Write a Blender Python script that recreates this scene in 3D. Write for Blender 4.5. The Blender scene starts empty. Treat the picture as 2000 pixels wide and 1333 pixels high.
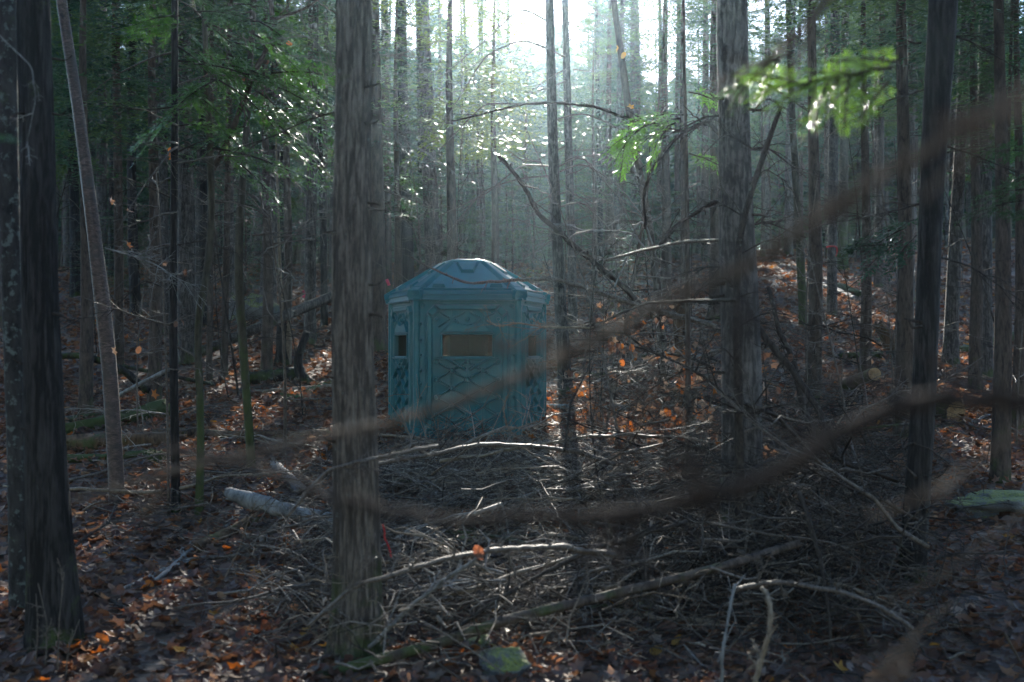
import bpy, math, random
import numpy as np
from mathutils import Vector, Matrix

RAD = math.radians
SC = bpy.context.scene
COL = SC.collection
rnd = random.Random(11)
nrg = np.random.default_rng(11)

# ------------------------------------------------------------------ camera
FPX = 2222.0                      # focal length in pixels of the 2000 px wide photograph
EYE = 1.7
PITCH = math.atan(18.5 / FPX)
cam = bpy.data.cameras.new('camera')
cam.lens = 40.0
cam.sensor_width = 36.0
cam.clip_start = 0.05
cam.clip_end = 1000.0
cam.dof.use_dof = True
cam.dof.focus_distance = 12.6
cam.dof.aperture_fstop = 2.0
cam_o = bpy.data.objects.new('camera', cam)
cam_o.location = (0, 0, EYE)
cam_o.rotation_euler = (RAD(90) + PITCH, 0, 0)
COL.objects.link(cam_o)
SC.camera = cam_o

# ------------------------------------------------------------------ sky, sun, exposure
SUN_EL, SUN_AZ = 21.0, 1.15        # low back light, just above the top edge of the frame
SUN_STRENGTH = 5.0
SKY_STRENGTH = 0.15
HAZE_DENSITY = 0.00052
world = bpy.data.worlds.new('World')
SC.world = world
world.use_nodes = True
wn = world.node_tree
bg = wn.nodes['Background']
sky = wn.nodes.new('ShaderNodeTexSky')
sky.sky_type = 'NISHITA'
sky.sun_disc = False
sky.sun_elevation = RAD(SUN_EL)
sky.sun_rotation = RAD(SUN_AZ)
sky.air_density = 1.0
sky.dust_density = 0.3
sky.ozone_density = 3.0
wn.links.new(sky.outputs[0], bg.inputs[0])
bg.inputs[1].default_value = SKY_STRENGTH

sun = bpy.data.lights.new('sun', 'SUN')
sun.energy = SUN_STRENGTH
sun.angle = RAD(0.5)
sun.color = (1.0, 0.93, 0.82)
sun_o = bpy.data.objects.new('sun', sun)
sd = Vector((math.sin(RAD(SUN_AZ)) * math.cos(RAD(SUN_EL)), math.cos(RAD(SUN_AZ)) * math.cos(RAD(SUN_EL)), math.sin(RAD(SUN_EL))))
sun_o.rotation_euler = (-sd).to_track_quat('-Z', 'Y').to_euler()
sun_o.location = (2, 60, 40)
COL.objects.link(sun_o)

SC.view_settings.view_transform = 'Standard'
SC.view_settings.look = 'None'
SC.view_settings.gamma = 1.0
SC.view_settings.use_curve_mapping = False
SC.view_settings.exposure = 1.95
SC.render.engine = 'CYCLES'
cy = SC.cycles
cy.use_denoising = True
cy.use_adaptive_sampling = True
cy.adaptive_threshold = 0.02
cy.max_bounces = 5
cy.diffuse_bounces = 2
cy.glossy_bounces = 2
cy.transmission_bounces = 3
cy.volume_bounces = 0
cy.transparent_max_bounces = 6
cy.sample_clamp_indirect = 3.0
cy.sample_clamp_direct = 0.0
cy.caustics_reflective = False
cy.caustics_refractive = False

# ------------------------------------------------------------------ numeric helpers
def vnoise(p):
    """smooth value noise in -1..1 for an (n,3) array"""
    p = np.asarray(p, float)
    i = np.floor(p).astype(np.int64)
    f = p - i
    u = f * f * (3 - 2 * f)
    def h(ix, iy, iz):
        n = (ix * 374761393 + iy * 668265263 + iz * 2147483647) & 0xffffffff
        n = ((n ^ (n >> 13)) * 1274126177) & 0xffffffff
        n = n ^ (n >> 16)
        return (n & 0xffff) / 32767.5 - 1
    out = 0
    for dx in (0, 1):
        wx = u[:, 0] if dx else 1 - u[:, 0]
        for dy in (0, 1):
            wy = u[:, 1] if dy else 1 - u[:, 1]
            for dz in (0, 1):
                wz = u[:, 2] if dz else 1 - u[:, 2]
                out = out + wx * wy * wz * h(i[:, 0] + dx, i[:, 1] + dy, i[:, 2] + dz)
    return out

GY = np.array([-45, 0, 6.5, 8, 12.6, 17, 20, 28, 36, 46, 60, 100, 200], float)
GZ = np.array([-.4, 0, 0, .15, .735, 1.2, 1.72, 3.0, 4.1, 5.2, 5.7, 5.2, 4.0], float)
def ground(x, y):
    x = np.asarray(x, float); y = np.asarray(y, float)
    z = np.interp(y, GY, GZ)
    z = (np.interp(y - 1.2, GY, GZ) + np.interp(y + 1.2, GY, GZ) + 2 * z) / 4
    k = np.clip((y - 13) / 20, 0, 1)
    z = z + k * (np.clip(x, 0, 30) * 0.05 - np.clip(-x - 4, 0, 30) * 0.012)
    z = z + 0.05 * np.sin(x * 1.1 + y * .7 + 1) * np.sin(y * .9 - x * .4) + 0.03 * np.sin(x * 2.7 + 2) * np.sin(y * 2.3 + x)
    return z
def gz(x, y):
    return float(ground(x, y))
def P(px, py, d):
    """the point at distance d (along the view) that stands at this place of the photograph"""
    xc, yc = (px - 1000) / FPX, (666.5 - py) / FPX
    c, s = math.cos(PITCH), math.sin(PITCH)
    dy, dz = c - yc * s, s + yc * c
    return np.array([xc * d / dy, d, EYE + dz * d / dy])
def on_ground(px, py):
    """where the line of sight through this place of the photograph meets the ground"""
    d = np.arange(4.5, 70, .05)
    zc = np.tan(np.arctan2(666.5 - py, FPX) + PITCH)
    x = (px - 1000) / FPX * d
    below = ground(x, d) >= EYE + zc * d
    k = int(np.argmax(below)) if below.any() else len(d) - 1
    return float(x[k]), float(d[k])
def dist_of(px, py):
    return on_ground(px, py)[1]

def resample(path, n):
    path = np.asarray(path, float)
    t = np.concatenate([[0], np.cumsum(np.linalg.norm(np.diff(path[:, :3], axis=0), axis=1))])
    tt = np.linspace(0, t[-1], n)
    # catmull-rom like smoothing: linear interpolation then a light blur
    out = np.stack([np.interp(tt, t, path[:, k]) for k in range(path.shape[1])], 1)
    for _ in range(max(1, n // 12)):
        out[1:-1] = (out[:-2] + 2 * out[1:-1] + out[2:]) / 4
    return out

# ------------------------------------------------------------------ mesh helpers
class Geo:
    def __init__(self):
        self.v, self.q, self.t, self.c, self.n = [], [], [], [], 0
    def add(self, v, q=None, t=None, col=None):
        v = np.asarray(v, float).reshape(-1, 3)
        if q is not None and len(q): self.q.append(np.asarray(q, np.int64) + self.n)
        if t is not None and len(t): self.t.append(np.asarray(t, np.int64) + self.n)
        if col is not None:
            c = np.asarray(col, float)
            self.c.append(np.broadcast_to(c, (len(v), 3)) if c.ndim == 1 else c)
        self.v.append(v); self.n += len(v)
        return self
    def tubes(self, p, r, s=5, col=None, cap=True):
        p = np.asarray(p, float)
        if p.ndim == 2: p = p[None]
        r = np.broadcast_to(np.asarray(r, float), p.shape[:2])
        N, K = p.shape[:2]
        tg = np.gradient(p, axis=1)
        tg /= np.linalg.norm(tg, axis=2, keepdims=True) + 1e-9
        ov = np.abs(p[:, -1] - p[:, 0])
        ref = np.eye(3)[np.argmin(ov, axis=1)][:, None, :]
        a = np.cross(tg, np.broadcast_to(ref, tg.shape)); a /= np.linalg.norm(a, axis=2, keepdims=True) + 1e-9
        b = np.cross(tg, a)
        th = np.arange(s) * 2 * math.pi / s
        v = p[:, :, None] + r[:, :, None, None] * (a[:, :, None] * np.cos(th)[None, None, :, None] + b[:, :, None] * np.sin(th)[None, None, :, None])
        idx = np.arange(N * K * s).reshape(N, K, s)
        i0, i1 = idx[:, :-1], idx[:, 1:]
        q = np.stack([i0, np.roll(i0, -1, 2), np.roll(i1, -1, 2), i1], -1).reshape(-1, 4)
        t = None
        vv = v.reshape(-1, 3)
        if cap:
            cen = np.concatenate([p[:, 0], p[:, -1]])
            ci = N * K * s + np.arange(2 * N)
            e0, e1 = idx[:, 0], idx[:, -1]
            t0 = np.stack([np.broadcast_to(ci[:N, None], e0.shape), np.roll(e0, -1, 1), e0], -1).reshape(-1, 3)
            t1 = np.stack([np.broadcast_to(ci[N:, None], e1.shape), e1, np.roll(e1, -1, 1)], -1).reshape(-1, 3)
            t = np.concatenate([t0, t1]); vv = np.concatenate([vv, cen])
        if col is not None:
            c = np.asarray(col, float)
            if c.ndim == 2:
                c = np.repeat(c, K * s, 0)
                if cap: c = np.concatenate([c, np.broadcast_to(c[:1], (2 * N, 3))])
            col = c
        return self.add(vv, q, t, col)
    def mesh(self, name, mat, smooth=True, origin=(0, 0, 0)):
        me = bpy.data.meshes.new(name)
        V = np.concatenate(self.v) - np.asarray(origin, float)
        q = np.concatenate(self.q) if self.q else np.zeros((0, 4), np.int64)
        t = np.concatenate(self.t) if self.t else np.zeros((0, 3), np.int64)
        me.vertices.add(len(V)); me.vertices.foreach_set('co', V.astype(np.float32).ravel())
        nl = q.size + t.size
        me.loops.add(nl); me.loops.foreach_set('vertex_index', np.concatenate([q.ravel(), t.ravel()]).astype(np.int32))
        me.polygons.add(len(q) + len(t))
        st = np.concatenate([np.arange(len(q)) * 4, q.size + np.arange(len(t)) * 3]).astype(np.int32)
        me.polygons.foreach_set('loop_start', st)
        me.polygons.foreach_set('use_smooth', np.full(len(st), smooth, bool))
        if self.c:
            c = np.concatenate(self.c)
            at = me.color_attributes.new('tint', 'FLOAT_COLOR', 'POINT')
            at.data.foreach_set('color', np.concatenate([c, np.ones((len(c), 1))], 1).astype(np.float32).ravel())
        me.materials.append(mat)
        me.update(calc_edges=True)
        return me

def tag(o, label=None, cat=None, group=None, kind=None):
    if label: o['label'] = label
    if cat: o['category'] = cat
    if group: o['group'] = group
    if kind: o['kind'] = kind
    return o
def obj(name, me, parent=None, loc=None, rot=None, scale=None):
    o = bpy.data.objects.new(name, me)
    COL.objects.link(o)
    if parent is not None: o.parent = parent
    if loc is not None: o.location = loc
    if rot is not None: o.rotation_euler = rot
    if scale is not None: o.scale = scale if hasattr(scale, '__len__') else (scale,) * 3
    return o
def thing(name, label, cat, loc, group=None, rot=None, scale=None):
    return tag(obj(name, None, None, loc, rot, scale), label, cat, group)

def polymesh(name, verts, faces, mat, smooth=False):
    me = bpy.data.meshes.new(name)
    me.from_pydata([tuple(v) for v in verts], [], faces)
    me.materials.append(mat)
    if smooth:
        for p in me.polygons: p.use_smooth = True
    me.update()
    return me

# ------------------------------------------------------------------ materials
def new_mat(name):
    m = bpy.data.materials.new(name)
    m.use_nodes = True
    nt = m.node_tree
    return m, nt, nt.nodes['Principled BSDF']
def N(nt, kind, **kw):
    n = nt.nodes.new(kind)
    for k, v in kw.items():
        if k.startswith('_'): setattr(n, k[1:], v)
        else: n.inputs[k.replace('__', ' ')].default_value = v
    return n
def ramp(nt, fac, stops):
    r = nt.nodes.new('ShaderNodeValToRGB')
    el = r.color_ramp.elements
    while len(el) < len(stops): el.new(0.5)
    for e, (p, c) in zip(el, stops):
        e.position = p; e.color = (*c, 1)
    nt.links.new(fac, r.inputs[0])
    return r.outputs[0]
def mixc(nt, fac, a, b, blend='MIX'):
    m = nt.nodes.new('ShaderNodeMix'); m.data_type = 'RGBA'; m.blend_type = blend
    for i, v in ((0, fac), (6, a), (7, b)):
        if hasattr(v, 'is_linked'): nt.links.new(v, m.inputs[i])
        elif i: m.inputs[i].default_value = (*v, 1)
        else: m.inputs[i].default_value = v
    return m.outputs[2]
def maths(nt, op, a, b=0.0, clamp=False):
    m = nt.nodes.new('ShaderNodeMath'); m.operation = op; m.use_clamp = clamp
    for i, v in enumerate((a, b)):
        if hasattr(v, 'is_linked'): nt.links.new(v, m.inputs[i])
        else: m.inputs[i].default_value = v
    return m.outputs[0]
def obj_coord(nt, scale=(1, 1, 1)):
    tc = nt.nodes.new('ShaderNodeTexCoord')
    mp = nt.nodes.new('ShaderNodeMapping')
    mp.inputs['Scale'].default_value = scale
    nt.links.new(tc.outputs['Object'], mp.inputs[0])
    return mp.outputs[0], tc.outputs['Object']
def tex_noise(nt, vec, scale, detail=4, rough=.6, dist=0.0):
    n = N(nt, 'ShaderNodeTexNoise', Scale=scale, Detail=detail, Roughness=rough, Distortion=dist)
    nt.links.new(vec, n.inputs['Vector'])
    return n.outputs[0]
def bump(nt, bsdf, h, strength=.5, dist=.02):
    b = N(nt, 'ShaderNodeBump', Strength=strength, Distance=dist)
    nt.links.new(h, b.inputs['Height'])
    nt.links.new(b.outputs[0], bsdf.inputs['Normal'])

def bark_mat(name, dark, light, sc=14, stretch=.12, moss=0.0, lichen=0.0, rough=.85, bumpy=.8, moss_top=.9, spec=.25, plates=0):
    m, nt, b = new_mat(name)
    vec, raw = obj_coord(nt, (sc, sc, sc * stretch))
    n1 = tex_noise(nt, vec, 1.0, 6, .65, .6)
    vec2, _ = obj_coord(nt, (sc * 3, sc * 3, sc * .9))
    n2 = tex_noise(nt, vec2, 1.0, 4, .6)
    h = maths(nt, 'ADD', maths(nt, 'MULTIPLY', n1, .75), maths(nt, 'MULTIPLY', n2, .35))
    if plates:
        vp, _ = obj_coord(nt, (plates, plates, plates * .085))
        vo = N(nt, 'ShaderNodeTexVoronoi', Scale=1.0); vo.feature = 'DISTANCE_TO_EDGE'
        wob = nt.nodes.new('ShaderNodeVectorMath'); wob.operation = 'ADD'
        nz = N(nt, 'ShaderNodeTexNoise', Scale=1.3, Detail=3.0); nt.links.new(vp, nz.inputs['Vector'])
        nt.links.new(vp, wob.inputs[0]); nt.links.new(nz.outputs['Color'], wob.inputs[1]); nt.links.new(wob.outputs[0], vo.inputs['Vector'])
        crack = maths(nt, 'MULTIPLY', vo.outputs['Distance'], 4.0, True)
        h = maths(nt, 'SUBTRACT', h, maths(nt, 'MULTIPLY', maths(nt, 'SUBTRACT', 1.0, crack), .13))
    c = ramp(nt, h, [(.42, dark), (.54, [(a + q) / 2 for a, q in zip(dark, light)]), (.68, light)])
    if lichen > 0:
        l1 = tex_noise(nt, raw, 17, 5, .65)
        f = maths(nt, 'MULTIPLY', maths(nt, 'SUBTRACT', l1, 1 - lichen), 14, True)
        c = mixc(nt, maths(nt, 'MULTIPLY', f, .5), c, (.20, .23, .20))
    if moss > 0:
        sep = nt.nodes.new('ShaderNodeSeparateXYZ'); nt.links.new(raw, sep.inputs[0])
        m1 = tex_noise(nt, raw, 5, 5, .65)
        hh = maths(nt, 'SUBTRACT', 1.0, maths(nt, 'DIVIDE', sep.outputs[2], moss_top), True)
        f = maths(nt, 'MULTIPLY', maths(nt, 'ADD', m1, maths(nt, 'SUBTRACT', maths(nt, 'MULTIPLY', hh, moss * .42), .66)), 7, True)
        c = mixc(nt, maths(nt, 'MULTIPLY', f, .75), c, (.06, .08, .02))
    nt.links.new(c, b.inputs['Base Color'])
    b.inputs['Roughness'].default_value = rough
    b.inputs['Specular IOR Level'].default_value = spec
    bump(nt, b, h, bumpy, .03)
    return m

def leafy_mat(name, transl=.45, rough=.5, spec=.4, tcol=None, gain=1.0):
    """thin leaf: reflects and lets light through; colour from each leaf's own tint"""
    m, nt, b = new_mat(name)
    at = nt.nodes.new('ShaderNodeAttribute'); at.attribute_name = 'tint'
    nt.links.new(at.outputs['Color'], b.inputs['Base Color'])
    b.inputs['Roughness'].default_value = rough
    b.inputs['Specular IOR Level'].default_value = spec
    tr = nt.nodes.new('ShaderNodeBsdfTranslucent')
    tc = mixc(nt, 1.0, at.outputs['Color'], tcol or (1, 1, 1), 'MULTIPLY')
    nt.links.new(tc, tr.inputs['Color'])
    mx = nt.nodes.new('ShaderNodeMixShader'); mx.inputs[0].default_value = transl
    out = nt.nodes['Material Output']
    nt.links.new(b.outputs[0], mx.inputs[1]); nt.links.new(tr.outputs[0], mx.inputs[2])
    nt.links.new(mx.outputs[0], out.inputs['Surface'])
    return m

M = {}
M['bark_furrowed'] = bark_mat('bark_furrowed', (.062, .048, .038), (.25, .20, .155), 24, .13, .7, .36, bumpy=1.0, plates=34)
M['bark_dark'] = bark_mat('bark_dark', (.012, .010, .009), (.055, .047, .042), 14, .1, .45, .3, plates=30)
M['bark_lichen'] = bark_mat('bark_lichen', (.015, .013, .012), (.06, .052, .046), 10, .5, .3, .45)
M['bark_grey'] = bark_mat('bark_grey', (.045, .037, .033), (.17, .145, .125), 20, .5, .55, .36, bumpy=.7, plates=26)
M['bark_brown'] = bark_mat('bark_brown', (.03, .022, .017), (.12, .085, .065), 18, .25, .55, .3, bumpy=.6)
M['bark_mossy'] = bark_mat('bark_mossy', (.025, .022, .014), (.09, .075, .05), 16, .3, .9, .3, moss_top=2.4)
M['twig'] = bark_mat('twig_bark', (.045, .032, .024), (.17, .135, .105), 60, .5, 0, .34, bumpy=.25, rough=.6)
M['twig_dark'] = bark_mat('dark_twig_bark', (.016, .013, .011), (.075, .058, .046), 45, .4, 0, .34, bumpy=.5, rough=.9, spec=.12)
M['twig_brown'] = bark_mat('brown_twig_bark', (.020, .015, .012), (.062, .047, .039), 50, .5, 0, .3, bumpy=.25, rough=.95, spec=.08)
M['twig_tan'] = bark_mat('tan_twig_bark', (.10, .07, .045), (.28, .21, .14), 50, .5, 0, .2, bumpy=.2, rough=.6)
M['twig_drab'] = bark_mat('drab_twig_bark', (.05, .036, .026), (.15, .11, .08), 50, .5, 0, .2, bumpy=.2, rough=.8, spec=.1)
M['twig_pale'] = bark_mat('dry_twig_bark', (.11, .088, .07), (.36, .30, .24), 30, .5, 0, .25, bumpy=.2, rough=.6)
M['wood_pale'] = bark_mat('weathered_wood', (.07, .062, .055), (.27, .26, .24), 14, .35, 0, .25, bumpy=.4, rough=.75)
M['wood_rotten'] = bark_mat('rotten_wood', (.035, .022, .014), (.17, .10, .055), 12, .4, .35, .3, bumpy=1, rough=.9)
M['wood_cut'] = bark_mat('cut_wood', (.26, .15, .07), (.46, .30, .15), 16, 1, 0, 0, bumpy=.2, rough=.7)
M['leaf'] = leafy_mat('fallen_leaf', .48, .55, .22, (1.5, 1.05, .65))
M['leaf_dead'] = leafy_mat('withered_leaf', .45, .5, .4, (1.3, 1.0, .7))
M['needle'] = leafy_mat('conifer_needles', .42, .38, .55, (1.5, 1.55, .8))

def birch_bark():
    m, nt, b = new_mat('birch_bark')
    vec, raw = obj_coord(nt, (9, 9, 24))
    n1 = tex_noise(nt, vec, 1, 6, .72, 2.6)
    n2 = tex_noise(nt, raw, 7, 4, .6)
    c = ramp(nt, n1, [(.36, (.02, .012, .010)), (.48, (.07, .04, .03)), (.62, (.15, .09, .068)), (.78, (.26, .19, .16))])
    c = mixc(nt, maths(nt, 'MULTIPLY', maths(nt, 'SUBTRACT', n2, .52), 7, True), c, (.05, .036, .03))
    nt.links.new(c, b.inputs['Base Color']); b.inputs['Roughness'].default_value = .55
    bump(nt, b, n1, .5, .01)
    return m
M['bark_birch'] = birch_bark()

def ground_mat():
    m, nt, b = new_mat('forest_floor')
    vec, raw = obj_coord(nt)
    vo = N(nt, 'ShaderNodeTexVoronoi', Scale=13.0, Randomness=1.0); nt.links.new(raw, vo.inputs['Vector'])
    n2 = tex_noise(nt, raw, 2.2, 5, .6)
    sep = nt.nodes.new('ShaderNodeSeparateColor'); nt.links.new(vo.outputs['Color'], sep.inputs[0])
    c = ramp(nt, sep.outputs[0], [(.0, (.045, .026, .017)), (.4, (.09, .05, .03)), (.7, (.14, .085, .05)), (1, (.20, .10, .05))])
    c = mixc(nt, maths(nt, 'MULTIPLY', n2, .5), c, (.04, .028, .02))
    nt.links.new(c, b.inputs['Base Color']); b.inputs['Roughness'].default_value = .8
    h = maths(nt, 'ADD', vo.outputs['Distance'], n2)
    bump(nt, b, h, .8, .05)
    return m
M['ground'] = ground_mat()

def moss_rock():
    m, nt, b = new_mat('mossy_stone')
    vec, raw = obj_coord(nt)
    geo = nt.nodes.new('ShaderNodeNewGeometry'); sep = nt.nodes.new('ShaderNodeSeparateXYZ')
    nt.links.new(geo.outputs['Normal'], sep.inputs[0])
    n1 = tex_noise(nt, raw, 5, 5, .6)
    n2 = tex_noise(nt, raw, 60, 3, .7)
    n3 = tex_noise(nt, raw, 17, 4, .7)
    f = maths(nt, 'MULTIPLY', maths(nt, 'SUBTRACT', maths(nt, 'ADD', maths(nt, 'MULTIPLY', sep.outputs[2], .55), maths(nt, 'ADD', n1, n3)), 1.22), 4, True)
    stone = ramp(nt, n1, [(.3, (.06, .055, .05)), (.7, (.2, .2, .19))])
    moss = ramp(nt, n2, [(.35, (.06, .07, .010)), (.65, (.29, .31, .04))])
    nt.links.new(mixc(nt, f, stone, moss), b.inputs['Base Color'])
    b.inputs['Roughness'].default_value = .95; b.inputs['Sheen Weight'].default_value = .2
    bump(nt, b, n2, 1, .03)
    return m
M['rock'] = moss_rock()

def plastic():
    m, nt, b = new_mat('moulded_green_plastic')
    vec, raw = obj_coord(nt)
    n1 = tex_noise(nt, raw, 3, 5, .6)
    n2 = tex_noise(nt, raw, 90, 3, .6)
    c = ramp(nt, n1, [(.3, (.005, .105, .120)), (.7, (.012, .160, .175))])
    sep = nt.nodes.new('ShaderNodeSeparateXYZ'); nt.links.new(raw, sep.inputs[0])
    v3, _ = obj_coord(nt, (22, 22, 2.2))
    n3 = tex_noise(nt, v3, 1, 5, .7)
    low = maths(nt, 'SUBTRACT', .75, maths(nt, 'MULTIPLY', sep.outputs[2], .42), True)
    grime = maths(nt, 'MULTIPLY', maths(nt, 'MULTIPLY', maths(nt, 'SUBTRACT', n3, .47), 4.5, True), low)
    c = mixc(nt, maths(nt, 'MULTIPLY', grime, .5), c, (.045, .05, .04))
    nt.links.new(c, b.inputs['Base Color'])
    nt.links.new(ramp(nt, n1, [(.3, (.3, .3, .3)), (.7, (.45, .45, .45))]), b.inputs['Roughness'])
    b.inputs['Specular IOR Level'].default_value = .22
    bump(nt, b, n2, .12, .002)
    return m
M['plastic'] = plastic()

def tinted_glass():
    m, nt, b = new_mat('dark_window_pane')
    vec, raw = obj_coord(nt)
    n1 = tex_noise(nt, raw, 6, 3, .5)
    nt.links.new(ramp(nt, n1, [(.4, (.006, .006, .005)), (.7, (.022, .019, .014))]), b.inputs['Base Color'])
    b.inputs['Roughness'].default_value = .05; b.inputs['IOR'].default_value = 1.5; b.inputs['Specular IOR Level'].default_value = .2
    bump(nt, b, n1, .25, .01)
    tr = nt.nodes.new('ShaderNodeBsdfTransparent'); tr.inputs[0].default_value = (.85, .82, .74, 1)
    mx = nt.nodes.new('ShaderNodeMixShader'); mx.inputs[0].default_value = .2
    nt.links.new(tr.outputs[0], mx.inputs[1]); nt.links.new(b.outputs[0], mx.inputs[2])
    mx.inputs[0].default_value = .11
    nt.links.new(mx.outputs[0], nt.nodes['Material Output'].inputs['Surface'])
    return m
M['pane'] = tinted_glass()

def flat(name, c, rough=.6, tr=0):
    m, nt, b = new_mat(name)
    vec, raw = obj_coord(nt)
    n = tex_noise(nt, raw, 25, 3, .6)
    nt.links.new(mixc(nt, maths(nt, 'MULTIPLY', n, .4), c, [k * .6 for k in c]), b.inputs['Base Color'])
    b.inputs['Roughness'].default_value = rough
    if tr:
        t = nt.nodes.new('ShaderNodeBsdfTranslucent'); t.inputs[0].default_value = (*c, 1)
        mx = nt.nodes.new('ShaderNodeMixShader'); mx.inputs[0].default_value = tr
        nt.links.new(b.outputs[0], mx.inputs[1]); nt.links.new(t.outputs[0], mx.inputs[2])
        nt.links.new(mx.outputs[0], nt.nodes['Material Output'].inputs['Surface'])
    return m
M['tape_red'] = flat('red_flagging_tape', (.5, .04, .045), .5, .3)
M['tape_pink'] = flat('pink_flagging_tape', (.85, .10, .18), .5, .4)

# ================================================================== SETTING
def build_ground():
    xs = np.unique(np.concatenate([np.linspace(-120, -22, 30), np.linspace(-22, 22, 180), np.linspace(22, 120, 30)]))
    ys = np.unique(np.concatenate([np.linspace(-43, 3, 14), np.linspace(3, 24, 120), np.linspace(24, 60, 70), np.linspace(60, 190, 30)]))
    X, Y = np.meshgrid(xs, ys)
    p = np.stack([X.ravel(), Y.ravel(), np.zeros(X.size)], 1)
    Z = ground(X, Y).ravel() + .03 * vnoise(p * 1.7) + .015 * vnoise(p * 5.1)
    V = np.stack([X.ravel(), Y.ravel(), Z], 1)
    i = np.arange(X.size).reshape(X.shape)
    q = np.stack([i[:-1, :-1], i[:-1, 1:], i[1:, 1:], i[1:, :-1]], -1).reshape(-1, 4)
    return tag(obj('ground', Geo().add(V, q).mesh('ground', M['ground'])), kind='structure')
GROUND = build_ground()

# ------------------------------------------------------------------ fallen leaves
def leaf_shape(k, r):
    """outline of a lobed or oval leaf, x along the midrib, as a fan round a raised middle"""
    n = 10 if k % 2 == 0 else 8
    pts = []
    for j in range(n):
        a = j * 2 * math.pi / n
        if k % 2 == 0: rad = (1.0 if j % 2 == 0 else .52) * r.uniform(.85, 1.1)
        else: rad = r.uniform(.8, 1.0)
        x, y = math.cos(a) * rad * .5, math.sin(a) * rad * (.5 if k % 2 == 0 else .34)
        pts.append((x, y, r.uniform(-.02, .16) + .25 * y * y))
    pts = np.array([(0, 0, 0)] + pts)
    t = np.array([(0, 1 + j, 1 + (j + 1) % n) for j in range(n)])
    return pts, t
LEAVES = [leaf_shape(k, rnd) for k in range(8)]
PAL = np.array([(.12, .066, .046), (.085, .05, .037), (.15, .088, .060), (.125, .092, .080), (.19, .125, .092), (.065, .042, .034), (.13, .055, .034), (.25, .19, .15), (.34, .12, .025), (.44, .24, .05)])
PAL[:8] *= 1.22
PW = np.array([.2, .2, .15, .16, .08, .14, .05, .03, .012, .004]); PW = PW / PW.sum()

def leaf_positions(n, d0, d1):
    d = np.sqrt(nrg.uniform(d0 * d0, d1 * d1, n))
    px = nrg.uniform(-60, 2060, n)
    return (px - 1000) / FPX * d, d
def leaf_rot(n, tilt):
    a, b, c = nrg.uniform(0, 6.28, n), nrg.normal(0, tilt, n), nrg.normal(0, tilt, n)
    ca, sa, cb, sb, cc, sc_ = np.cos(a), np.sin(a), np.cos(b), np.sin(b), np.cos(c), np.sin(c)
    Rz = np.zeros((n, 3, 3)); Rz[:, 0, 0] = ca; Rz[:, 0, 1] = -sa; Rz[:, 1, 0] = sa; Rz[:, 1, 1] = ca; Rz[:, 2, 2] = 1
    Rx = np.zeros((n, 3, 3)); Rx[:, 1, 1] = cb; Rx[:, 1, 2] = -sb; Rx[:, 2, 1] = sb; Rx[:, 2, 2] = cb; Rx[:, 0, 0] = 1
    Ry = np.zeros((n, 3, 3)); Ry[:, 0, 0] = cc; Ry[:, 0, 2] = sc_; Ry[:, 2, 0] = -sc_; Ry[:, 2, 2] = cc; Ry[:, 1, 1] = 1
    return Rz @ Rx @ Ry
def litter():
    g = Geo()
    for n, d0, d1, s0, s1 in ((7500, 4.9, 9, .06, .12), (15000, 9, 16, .07, .13), (20000, 16, 28, .09, .16), (16000, 28, 48, .13, .22)):
        x, y = leaf_positions(n, d0, d1)
        z = ground(x, y) + nrg.uniform(.012, .05, n)
        Rm = leaf_rot(n, .38)
        s = nrg.uniform(s0, s1, n)
        ci = nrg.choice(len(PAL), n, p=PW)
        cc = PAL[ci] * nrg.uniform(.7, 1.25, (n, 1))
        kind = nrg.integers(0, len(LEAVES), n)
        for k, (lv, lt) in enumerate(LEAVES):
            m = kind == k
            V = np.einsum('nij,vj->nvi', Rm[m] * s[m][:, None, None], lv) + np.stack([x[m], y[m], z[m]], 1)[:, None]
            T = lt[None] + (np.arange(m.sum()) * len(lv))[:, None, None]
            g.add(V.reshape(-1, 3), None, T.reshape(-1, 3), np.repeat(cc[m], len(lv), 0))
    return tag(obj('leaf_litter', g.mesh('leaf_litter', M['leaf'], False)), 'brown fallen leaves covering the forest floor', 'leaves', kind='stuff')
litter()
# the leaves that show largest, each one by itself on the ground
def near_leaves():
    meshes = {}
    for k, (lv, lt) in enumerate(LEAVES[:6]):
        for ci in range(len(PAL)):
            meshes[k, ci] = Geo().add(lv, None, lt, PAL[ci] * 1.1).mesh('fallen_leaf', M['leaf'], False)
    spots = []
    for px, py, ci in ((350, 1300, 9), (340, 1290, 8), (600, 1255, 9), (590, 1262, 9), (145, 1290, 8), (200, 1278, 8), (170, 1315, 8), (215, 1265, 8), (110, 1318, 8), (390, 1262, 8), (290, 1200, 8),
                       (1235, 1030, 8), (1250, 1045, 9), (1300, 1040, 8), (1270, 1085, 8), (1310, 1060, 9), (880, 1320, 8), (900, 1300, 8), (1085, 1045, 9), (990, 930, 8), (1050, 1065, 8), (700, 1300, 8), (925, 1290, 8), (640, 1290, 9)):
        x, d = on_ground(px, py); spots.append((x, d, ci, rnd.uniform(.08, .12)))
    while len(spots) < 290:
        d = math.sqrt(rnd.uniform(5.4 ** 2, 8.2 ** 2)); px = rnd.uniform(10, 1990)
        spots.append(((px - 1000) / FPX * d, d, int(nrg.choice(len(PAL), p=PW)), rnd.uniform(.07, .125)))
    for x, d, ci, s in spots:
        o = obj('fallen_leaf', meshes[rnd.randrange(6), ci], GROUND, (x, d, gz(x, d) + rnd.uniform(.045, .075)), (rnd.gauss(0, .35), rnd.gauss(0, .35), rnd.uniform(0, 6.28)), s)
near_leaves()

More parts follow.
